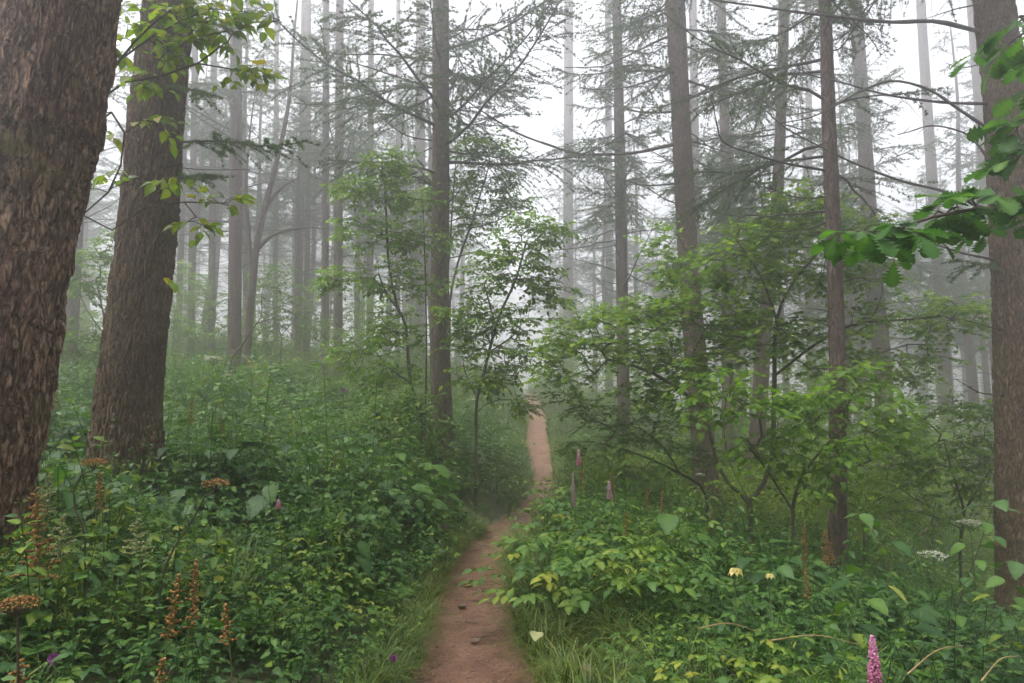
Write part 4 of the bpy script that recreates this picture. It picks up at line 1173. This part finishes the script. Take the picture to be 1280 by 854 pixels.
OCT0 = (np.array([[1, 0, 0], [-1, 0, 0], [0, 1, 0], [0, -1, 0], [0, 0, 1], [0, 0, -1.]]) , np.array([[0, 2, 4], [2, 1, 4], [1, 3, 4], [3, 0, 4], [2, 0, 5], [1, 2, 5], [3, 1, 5], [0, 3, 5]]))
# needles, chips and twigs fallen on the path
rng = np.random.default_rng(55)
acc = Acc()
n = 2600
y = 2.2 + 14 * rng.random(n) ** 1.6; tt_ = rng.uniform(-1, 1, n); tt_ = np.sign(tt_) * np.abs(tt_) ** .6
x = path_c(y) + tt_ * path_half(y) * .98
z = path_z(x, y) + .004
a = rng.uniform(0, 6.28, n); ln = rng.uniform(.008, .035, n)
d = np.stack([np.cos(a), np.sin(a), rng.normal(0, .12, n)], -1) * ln[:, None]
c = np.stack([x, y, z], -1); s = np.linspace(-.5, .5, 3)
pl = c[:, None] + d[:, None] * s[None, :, None]; pl[:, 1, 2] += .002
V, F = tubes(pl, np.ones((n, 3)) * rng.uniform(.0008, .0026, n)[:, None], 4); acc.add(V, F)
tag(build("needle_litter", acc, M_straw), kind="stuff")
acc = Acc()
n = 90
y = 2.2 + 11 * rng.random(n) ** 1.3; x = path_c(y) + rng.uniform(-1, 1, n) * path_half(y); z = path_z(x, y) + .005
a = rng.normal(0, .7, n) + np.where(rng.random(n) < .5, 0, 3.14); ln = rng.uniform(.04, .18, n)
s = np.linspace(-.5, .5, 6)
pl = np.stack([x[:, None] + np.cos(a)[:, None] * ln[:, None] * s, y[:, None] + np.sin(a)[:, None] * ln[:, None] * s + rng.normal(0, .25, n)[:, None] * s ** 2 * ln[:, None], z[:, None] + 0 * s], -1)
pl[..., 2] = path_z(pl[..., 0], pl[..., 1]) + .004
V, F = tubes(pl, np.ones((n, 6)) * rng.uniform(.001, .0028, n)[:, None], 5); acc.add(V, F)
tag(build("twig_litter", acc, M_twig), kind="stuff")
acc = Acc()
n = 900
y = 2.2 + 14 * rng.random(n) ** 1.5; tt_ = rng.uniform(-1, 1, n); tt_ = np.sign(tt_) * np.abs(tt_) ** .5
x = path_c(y) + tt_ * path_half(y) * 1.02
az = rng.uniform(0, 6.28, n)
d = np.stack([np.cos(az), np.sin(az), rng.normal(0, .15, n)], -1)
acc.inst(LEAF_MID[0], LEAF_MID[1], frames(d, nrm(np.array([0, 0, 1.]) + rng.normal(0, .3, (n, 3)))) * rng.uniform(.008, .030, n)[:, None, None], np.column_stack([x, y, path_z(x, y) + .005]), rng.random(n))
tag(build("leaf_litter", acc, leaf_material("brown_litter_leaves", [(0, (.05, .03, .016)), (.5, (.14, .08, .04)), (.9, (.26, .16, .07)), (1, (.12, .16, .04))], trans=.1)), kind="stuff")

acc = Acc()
n = 1500
y = 2.2 + 12 * rng.random(n) ** 1.5; tt_ = rng.uniform(-1, 1, n)
x = path_c(y) + tt_ * path_half(y) * 1.0
acc.inst(OCT0[0], OCT0[1], rand_rot(rng, n) * (rng.uniform(.0025, .011, n) * rng.random(n) ** .5 + .002)[:, None, None] * np.array([1.2, 1, .7])[None, None], np.column_stack([x, y, path_z(x, y) + .001]), rng.random(n))
tag(build("pebbles", acc, M_stone), kind="stuff")

# ------------------------------------------------------------------ plants that stand out, one by one
OCT = (np.array([[1, 0, 0], [-1, 0, 0], [0, 1, 0], [0, -1, 0], [0, 0, 1], [0, 0, -1.]]), np.array([[0, 2, 4], [2, 1, 4], [1, 3, 4], [3, 0, 4], [2, 0, 5], [1, 2, 5], [3, 1, 5], [0, 3, 5]]))
def place(px, py, Y, up=0):
    """top of a plant seen at the pixel; the base is on the ground under it"""
    t = P(px, py, Y); g = Hs(t[0], t[1])
    return t, np.array([t[0], t[1], g - .02])
def spike(px, py, Y, sl, w, mat, name, label, cat, group, seed, side=True, lean=0., stemmat=None, leaves=True):
    w = w * (1.35 if side else 1.7)
    rng = np.random.default_rng(seed)
    tip, base = place(px, py, Y)
    base = base + np.array([lean * .6, rng.normal(0, .05), 0])
    root = thing(name, base, label, cat, group)
    h = tip[2] - base[2]
    s = np.linspace(0, 1, 9)[:, None]
    pl = base + (tip - base) * s + np.array([lean, 0, 0]) * .25 * np.sin(s * math.pi)
    a = Acc(); V, F = tubes(pl, np.linspace(.004, .0018, 9), 5); a.add(V, F, .4)
    build("stem", a, stemmat or M_grstem, root, base, smooth=True)
    f = Acc()
    if side:
        nb = int(sl / .007)
        t = np.linspace(0, 1, nb)
        for i in range(nb):
            c = tip + (base - tip) / max(h, .01) * (sl * (t[i]))
            l = w * (.15 + .85 * t[i] ** .8) * rng.uniform(.6, 1.1)
            az = i * 2.4 + rng.normal(0, .3)
            d = nrm(np.array([math.cos(az), math.sin(az), rng.uniform(.1, .7)]))
            k = max(3, int(l / .0055))
            q = c + d * (np.linspace(.1, 1, k)[:, None] * l) + rng.normal(0, .0022, (k, 3)) + np.array([0, 0, -.15]) * (np.linspace(0, 1, k)[:, None] ** 2 * l)
            f.inst(OCT[0], OCT[1], rand_rot(rng, k) * rng.uniform(.0035, .0075, k)[:, None, None], q, np.clip(rng.normal(.5, .25, k), 0, 1))
    else:
        n = int(sl / .00028)
        t = rng.random(n) ** .9; az = rng.uniform(0, 6.28, n); rr = w * (.12 + .95 * t ** .7) * rng.uniform(.5, 1.05, n)
        c = tip + (base - tip) / max(h, .01) * (sl * t)[:, None] + np.stack([np.cos(az) * rr, np.sin(az) * rr, 0 * t], -1)
        f.inst(OCT[0], OCT[1], rand_rot(rng, n) * (w * rng.uniform(.12, .24, n))[:, None, None], c, np.clip(rng.normal(.75 - .55 * t, .15), 0, 1))
    build("flower_spike", f, mat, root, base)
    if leaves:
        lv = Acc(); n = 7
        az = rng.uniform(0, 6.28, n); t = rng.uniform(.15, .6, n)
        d = np.stack([np.cos(az), np.sin(az), rng.uniform(-.2, .5, n)], -1)
        lv.inst(LEAF_SERR[0], LEAF_SERR[1], frames(d, nrm([0, 0, 1.] + rng.normal(0, .2, (n, 3)))) * rng.uniform(.05, .09, n)[:, None, None], base + (tip - base) * t[:, None], np.clip(rng.normal(.4, .15, n), 0, 1))
        build("leaves", lv, M_herb, root, base)
    return root
GO = "faded orange seed spikes among the plants"
for k, (px, py, Y, sl, w, lab) in enumerate([
    (46, 610, 2.7, .34, .070, "tallest faded orange seed spike, at the foot of the thickest trunk"),
    (245, 702, 2.6, .24, .030, "slender orange seed spike, taller of a pair in the left greenery"),
    (222, 720, 2.55, .22, .036, "bushy orange seed spike, lower of a pair in the left greenery"),
    (282, 757, 2.45, .14, .026, "small orange seed spike below and right of the orange pair"),
    (203, 825, 2.1, .12, .030, "drooping orange seed spike near the photo's bottom beside the lime leaves"),
    (26, 826, 2.0, .10, .036, "stubby orange seed spike in the bottom left corner"),
    (125, 592, 3.0, .16, .022, "thin rust-coloured spike beside the dark upright stem"),
    (70, 478, 5.2, .22, .028, "pale brown seed spike between the two thick trunks"),
    (240, 502, 6.0, .20, .022, "thin rust seed spike right of the second thick trunk's foot"),
    (276, 520, 6.2, .16, .022, "short rust seed spike among herbs on the left slope"),
    (420, 567, 6.6, .14, .022, "rust seed spike in the middle of the left bank"),
    (1005, 658, 5.0, .24, .024, "upright rust seed spike in front of the dark slim larch"),
    (1031, 664, 5.2, .24, .050, "broad rusty plume at the foot of the dark slim larch"),
    (1007, 706, 4.4, .20, .022, "lower rust seed spike beneath the broad rusty plume"),
    (728, 577, 6.6, .28, .028, "brown seed spike hugging the tallest pink flower"),
    (765, 592, 6.4, .26, .022, "slanting brown seed spike between the pink flowers and the slim larch"),
    (810, 610, 6.2, .20, .020, "short tan seed spike right of the pink flowers"),
    (828, 615, 6.1, .24, .026, "leaning tan seed spike with a bushy base near the maple"),
    (782, 640, 5.4, .18, .018, "short rust seed spike above the pale compound leaves"),
    (890, 640, 6.6, .20, .026, "rust seed spike left of the maple's foot"),
    (912, 645, 6.8, .18, .022, "pale rust seed spike touching the maple's foot"),
]):
    spike(px, py, Y, sl, w, M_orange, "seed_spike", lab, "plant", GO, 700 + k, True, lean=(.06 if k % 3 == 0 else -.05))
GP = "pink flower spikes among the plants"
for k, (px, py, Y, sl, w, mt, lab) in enumerate([
    (1090, 795, 2.1, .17, .0125, M_pink, "bright pink flower spike close up at the bottom of the photo"),
    (723, 562, 6.6, .15, .013, M_pink, "tallest pink flower spike right of the path"),
    (716, 590, 6.0, .30, .010, M_lilac, "thin pale lilac flower spike right beside the path"),
    (761, 602, 6.0, .15, .014, M_lilac, "plump lilac flower spike, rightmost of the three by the path"),
    (348, 624, 4.4, .06, .009, M_pink, "small pink flower spike in the left greenery"),
]):
    spike(px, py, Y, sl, w, mt, "flower_plant", lab, "flower", GP, 740 + k, False, lean=.05)

def umbel(px, py, Y, r, mat, label, seed, group, stem=None, line=None, name="umbel_plant", cat="flower"):
    rng = np.random.default_rng(seed)
    tip, base = place(px, py, Y)
    if line is not None:
        pts = np.array([P(x, y, Y) for x, y in line]); base = np.array([pts[0][0], pts[0][1], Hs(pts[0][0], pts[0][1]) - .02])
        pts = np.vstack([base, pts, tip])
    else:
        pts = np.array([base, base * .5 + tip * .5 + [.02, 0, 0], tip])
    root = thing(name, base, label, cat, group)
    q = resample(pts, 12); a = Acc()
    tip0 = tip - np.array([0, 0, r * .9]); q[-1] = tip0
    V, F = tubes(q, np.linspace(.006, .003, 12), 5); a.add(V, F)
    f = Acc()
    nr = 16
    for i in range(nr):
        az = i * 2.4; rr = r * math.sqrt((i + .5) / nr)
        e = tip0 + np.array([math.cos(az) * rr, math.sin(az) * rr, r * (.9 - .35 * (rr / r) ** 2)])
        V, F = tubes(np.array([tip0, tip0 * .4 + e * .6 + [0, 0, r * .08], e]), [.0018, .0014, .001], 4); a.add(V, F)
        n = 16; u = rng.normal(size=(n, 3)) * np.array([1, 1, .35]) * r * .15
        f.inst(OCT[0], OCT[1], rand_rot(rng, n) * (r * rng.uniform(.04, .075, n))[:, None, None], e + u, rng.random(n))
    build("stem", a, stem or M_grstem, root, base, smooth=True)
    build("flower_head", f, mat, root, base)
    return root
GU = "flat-topped umbel flowers"
umbel(266, 446, 8.5, .13, M_white, "large white umbel flower by the second thick trunk on the left slope", 760, GU)
umbel(284, 468, 8.0, .05, M_white, "small white umbel flower below the large white one", 761, GU)
umbel(1166, 690, 5.6, .10, M_white, "white umbel flower below the dead arching branch", 762, GU)
umbel(1212, 650, 6.8, .10, M_white, "white umbel flower in the thicket near the right edge trunk", 763, GU)
umbel(875, 592, 8.4, .06, M_white, "small white umbel flower left of the maple's stems", 764, GU)
GD = "dried umbel plants on dark stems"
umbel(270, 600, 3.0, .055, M_orange, "dried tan umbel on a slanting dark stem in the left greenery", 765, GD, M_dkstem, [(200, 740), (215, 690), (238, 655), (255, 622)], "dried_umbel_plant", "plant")
umbel(118, 574, 3.0, .05, M_orange, "dried tan umbel on an upright dark stem below the second thick trunk", 766, GD, M_dkstem, [(105, 790), (106, 720), (105, 665), (92, 630), (95, 605)], "dried_umbel_plant", "plant")
umbel(22, 748, 1.9, .055, M_orange, "dried yellowish umbel at the left border of the photo", 767, GD, M_dkstem, None, "dried_umbel_plant", "plant")

def plume(px, py, Y, L, label, seed):
    return spike(px, py, Y, L, .055, M_cream, "cream_plume_plant", label, "plant", "creamy feathery plumes on the left", seed, True, lean=.04)
plume(62, 592, 3.3, .26, "creamy feathery plume by the thickest trunk, largest of three", 770)
plume(78, 645, 3.0, .18, "creamy feathery plume just below the largest plume", 771)
plume(172, 650, 3.0, .16, "creamy feathery plume between the two dried umbels", 772)

def lily(px, py, Y, label, seed, r=.055):
    rng = np.random.default_rng(seed)
    tip, base = place(px, py, Y)
    root = thing("lily_plant", base, label, "flower", "pale yellow lilies at lower right")
    q = resample(np.array([base, base * .4 + tip * .6, tip + [0, .02, .02], tip]), 10); a = Acc()
    V, F = tubes(q, np.linspace(.005, .003, 10), 5); a.add(V, F); build("stem", a, M_grstem, root, base, smooth=True)
    f = Acc(); az = np.arange(6) * 1.047 + rng.uniform(0, 1)
    d = np.stack([np.cos(az), np.sin(az) - .5, -.45 + 0 * az], -1)
    f.inst(LEAF_HI[0], LEAF_HI[1], frames(d, np.tile([0, .0, 1.], (6, 1))) * r, np.tile(tip, (6, 1)), rng.random(6))
    build("petals", f, M_yellow, root, base)
    lv = Acc(); n = 8; az = rng.uniform(0, 6.28, n); t = rng.uniform(.1, .8, n)
    lv.inst(LEAF_NARROW[0], LEAF_NARROW[1], frames(np.stack([np.cos(az), np.sin(az), .3 + 0 * az], -1), np.tile([0, 0, 1.], (n, 1))) * .12, base + (tip - base) * t[:, None], np.full(n, .5))
    build("leaves", lv, M_herb, root, base)
lily(919, 710, 3.6, "pale yellow lily with drooping petals, left of the two", 780)
lily(962, 717, 3.6, "small pale yellow lily, right of the two", 781, .035)

def thistle(px, py, Y, label, seed, r=.022, mat=None):
    rng = np.random.default_rng(seed)
    tip, base = place(px, py, Y)
    root = thing("thistle_plant", base, label, "flower", "purple flower heads")
    a = Acc(); V, F = tubes(resample(np.array([base, base * .5 + tip * .5 + [.03, 0, 0], tip]), 8), np.linspace(.005, .003, 8), 5); a.add(V, F)
    build("stem", a, M_grstem, root, base, smooth=True)
    f = Acc(); n = 90; d = nrm(rng.normal(size=(n, 3)) + [0, 0, .9])
    s = np.linspace(0, 1, 3)
    V, F = tubes(tip + d[:, None] * (s[None, :, None] * r), np.array([[.0012, .0012, .0006]]).repeat(n, 0), 3); f.add(V, F, np.repeat(rng.random(n), 9))
    build("flower_head", f, mat or M_purple, root, base)
thistle(429, 489, 9.0, "purple thistle head above the left bank near the saplings", 785, .05)
thistle(67, 825, 2.2, "small dark purple flower in the bottom left greenery", 786, .02)
thistle(492, 824, 3.2, "dusky purple flower at the left edge of the path's near end", 787, .02)
thistle(554, 659, 6.5, "small purple flower on the left bank above the path's bend", 788, .025)

def leafy_plant(px, py, Y, label, seed, line, ll=.11, mat=None, n=22, name="broadleaf_plant", group=None, leaf=LEAF_SERR, stem=None, wide=1.1):
    rng = np.random.default_rng(seed)
    pts = np.array([P(x, y, Y) for x, y in line]); base = np.array([pts[0][0], pts[0][1], Hs(pts[0][0], pts[0][1]) - .02])
    pts = np.vstack([base, pts]) if pts[0][2] > base[2] + .05 else pts
    root = thing(name, base, label, "plant", group)
    q = resample(pts, 20); a = Acc(); V, F = tubes(q, np.linspace(.007, .002, 20), 6); a.add(V, F)
    lv = Acc(); t = np.linspace(.12, 1, n) * 19; k = np.clip(t.astype(int), 0, 18); f = (t - k)[:, None]
    pos = q[k] * (1 - f) + q[k + 1] * f
    az = np.arange(n) * 2.4 + rng.normal(0, .3, n)
    d = nrm(np.stack([np.cos(az), np.sin(az), rng.uniform(-.25, .35, n)], -1)); pet = rng.uniform(.03, .12, n)[:, None]
    V, F = tubes(pos[:, None] + d[:, None] * (np.array([0, .5, 1])[None, :, None] * pet[:, None]), np.full((n, 3), .0018), 4); a.add(V, F)
    M = frames(d + [0, 0, -.25], nrm([0, 0, 1.] + rng.normal(0, .22, (n, 3)))) * (ll * rng.uniform(.65, 1.15, n))[:, None, None]; M[:, :, 0] *= wide
    lv.inst(leaf[0], leaf[1], M, pos + d * pet, np.clip(rng.normal(.3, .2, n), 0, 1))
    build("stem", a, stem or M_grstem, root, base, smooth=True)
    build("leaves", lv, mat or M_herb, root, base)
    return root
GB = "tall broad-leaved plants at lower right"
leafy_plant(0, 0, 4.6, "tall dark-stemmed plant with broad leaves, before the right edge trunk", 790, [(1185, 800), (1205, 735), (1222, 690), (1235, 650), (1245, 625)], .13, None, 24, group=GB, stem=M_dkstem)
leafy_plant(0, 0, 4.8, "broad-leaved plant leaning left under the dead arching branch", 791, [(1140, 790), (1130, 730), (1110, 690), (1090, 660), (1075, 640)], .12, None, 24, group=GB)
leafy_plant(0, 0, 4.2, "broad-leaved plant with glossy leaves at the right border", 792, [(1255, 850), (1262, 780), (1268, 730), (1272, 690)], .13, None, 22, group=GB)
leafy_plant(0, 0, 3.8, "broad-leaved plant standing between the lily and the tall dark-stemmed plant", 793, [(1060, 830), (1066, 770), (1075, 735), (1085, 715)], .12, None, 20, group=GB)

def clump_plant(px, py, Y, label, seed, arr, scale, mat, name, cat, group=None, toff=0.):
    rng = np.random.default_rng(seed)
    t = P(px, py, Y); base = np.array([t[0], t[1], Hs(t[0], t[1]) - .02])
    root = thing(name, base, label, cat, group)
    V, F, T = arr
    build("leaves", (V * scale, F, np.clip(T + toff, 0, 1)), mat, root)
    return root
rng = np.random.default_rng(88)
for k, (px, py, Y, lab) in enumerate([(715, 705, 4.6, "pale green compound-leaved plant at the path's right edge, the front one"), (765, 690, 4.9, "pale compound-leaved plant behind the front one, right of the path"),
                                      (690, 670, 5.6, "compound-leaved plant where the path bends out of sight"), (800, 720, 4.4, "compound-leaved plant right of the pale front one"), (670, 700, 5.1, "compound-leaved plant overhanging the path's narrowest bit"), (694, 655, 8.4, "hazier compound-leaved plant pinching the path at its bend"), (712, 625, 10.0, "small hazy compound-leaved plant right of the path beyond the bend"), (682, 672, 7.3, "dark compound-leaved plant spilling onto the path before the bend")]):
    clump_plant(px, py, Y, lab, 800 + k, herb_tri(rng, .62, 30, .085, LEAF_SERR, 5), 1.0, M_herb, "compound_leaf_plant", "plant", "compound-leaved plants right of the path", .12 if k < 2 else 0)
for k, (px, py, Y, lab) in enumerate([(335, 790, 2.6, "green fern in the left greenery near the photo's bottom"), (1195, 800, 2.9, "yellowing fern at the bottom right"), (470, 680, 5.2, "fern on the left bank beside the grass fringe")]):
    clump_plant(px, py, Y, lab, 810 + k, fern(rng, 9, .42), 1.0, M_herb, "fern", "fern", "ferns", .45 if k == 1 else .05)

# fallen straws, stones and leaves
def straw(a, b_, Y0, Y1, label, r=.0028):
    p0, p1 = P(*a, Y0), P(*b_, Y1)
    root_b = (p0 + p1) / 2
    q = resample(np.array([p0, p0 * .5 + p1 * .5 + [0, 0, .03], p1]), 10); ac = Acc()
    V, F = tubes(q, np.linspace(r, r * .5, 10), 6); ac.add(V, F)
    o = build("dry_stalk", ac, M_straw, None, root_b, smooth=True); o.location = root_b
    tag(o, label, "dry stalk", "dry stalks fallen among the plants")
straw((1134, 843), (1204, 807), 2.5, 2.75, "straw-coloured dry stalk beside the close pink spike")
straw((1226, 852), (1274, 820), 2.4, 2.6, "straw-coloured dry stalk near the bottom right corner")
straw((962, 801), (1075, 806), 2.9, 3.0, "long dry stalk lying across the leaves left of the pink spike", .003)
straw((872, 786), (948, 790), 3.1, 3.2, "thin dry stalk lying on leaves below the lilies", .003)

def stone(px, py, Y, size, label, seed, mat=None, sink=.62):
    import bmesh
    bm = bmesh.new(); bmesh.ops.create_icosphere(bm, subdivisions=4, radius=1)
    V = np.array([v.co[:] for v in bm.verts]); F = np.array([[v.index for v in f.verts] for f in bm.faces]); bm.free()
    V = V * (1 + .5 * (fbm(V * 1.3 + seed, 3, seed) - .5) + .12 * (fbm(V * 5 + seed, 3, seed) - .5))[:, None]
    V = V * np.array(size)
    t = P(px, py, Y); x, y = t[0], t[1]
    z = max(Hs(x, y), float(path_z(x, y)) if abs(x - path_c(y)) < .5 else -9) + size[2] * (.5 - sink)
    o = build("stone", (V, F, np.full(len(V), .5)), mat or M_stone, None, smooth=True); o.location = (x, y, z)
    o.rotation_euler = (0, 0, seed)
    tag(o, label, "stone", "stones by the path")
stone(712, 832, 3.75, (.075, .05, .045), "reddish tan stone at the path's right edge in front", 3, sink=.15)
stone(732, 810, 3.9, (.05, .045, .05), "grey-tan stone half hidden in the grass right of the path", 5, sink=-.6)
stone(594, 793, 4.75, (.035, .028, .016), "small grey stone set in the middle of the path", 7, M_dkstone)
stone(578, 748, 5.6, (.04, .03, .015), "flat dark stone on the path halfway to the bend", 9, M_dkstone)

def fallen_leaf(px, py, Y, label, size, mat, leaf=LEAF_SERR, lift=.015, seed=0, grass=False):
    rng = np.random.default_rng(900 + seed)
    t = P(px, py, Y); x, y = t[0], t[1]; on = abs(x - path_c(y)) < path_half(y)
    z = float(path_z(x, y)) + .012 if on and not grass else t[2]
    ac = Acc(); a = rng.uniform(0, 6.28)
    d = np.array([[math.cos(a), math.sin(a), .1]]); M = frames(d, nrm(np.array([[0, -.5, 1.]]))) * size; M[:, :, 0] *= 1.3
    ac.inst(leaf[0], leaf[1], M, np.zeros((1, 3)), np.array([.8]))
    o = build("fallen_leaf", ac, mat); o.location = (x, y, z)
    tag(o, label, "leaf", "single leaves on and beside the path")
fallen_leaf(672, 790, 4.2, "pale whitish leaf in the grass at the path's right edge", .10, M_cream, seed=1, grass=True)
fallen_leaf(660, 833, 3.8, "pale green leaf at the path's near right edge", .06, M_maple, seed=2)
fallen_leaf(610, 697, 6.9, "dark green leaf lying on the path near the bend", .10, M_herb, seed=3)
fallen_leaf(585, 715, 6.3, "curled dark leaf on the path below the bend", .09, M_herb, seed=4)

# ------------------------------------------------------------------ the fog
me = bpy.data.meshes.new("haze")
x0, x1, y0, y1, z0, z1 = -122, 122, -32, 122, -7.5, 20.5
vv = [(x, y, z) for z in (z0, z1) for y in (y0, y1) for x in (x0, x1)]
me.from_pydata(vv, [], [(0, 2, 3, 1), (4, 5, 7, 6), (0, 1, 5, 4), (2, 6, 7, 3), (0, 4, 6, 2), (1, 3, 7, 5)])
hz = bpy.data.objects.new("haze", me); C.objects.link(hz)
tag(hz, kind="stuff")
m, nt, out = newmat("fog")
pv_ = N(nt, "ShaderNodeVolumePrincipled")
pv_.inputs['Color'].default_value = (.975, .966, .985, 1)
pv_.inputs['Density'].default_value = HAZE_DENSITY
pv_.inputs['Anisotropy'].default_value = .88
nt.links.new(pv_.outputs[0], out.inputs['Volume'])
me.materials.append(m)
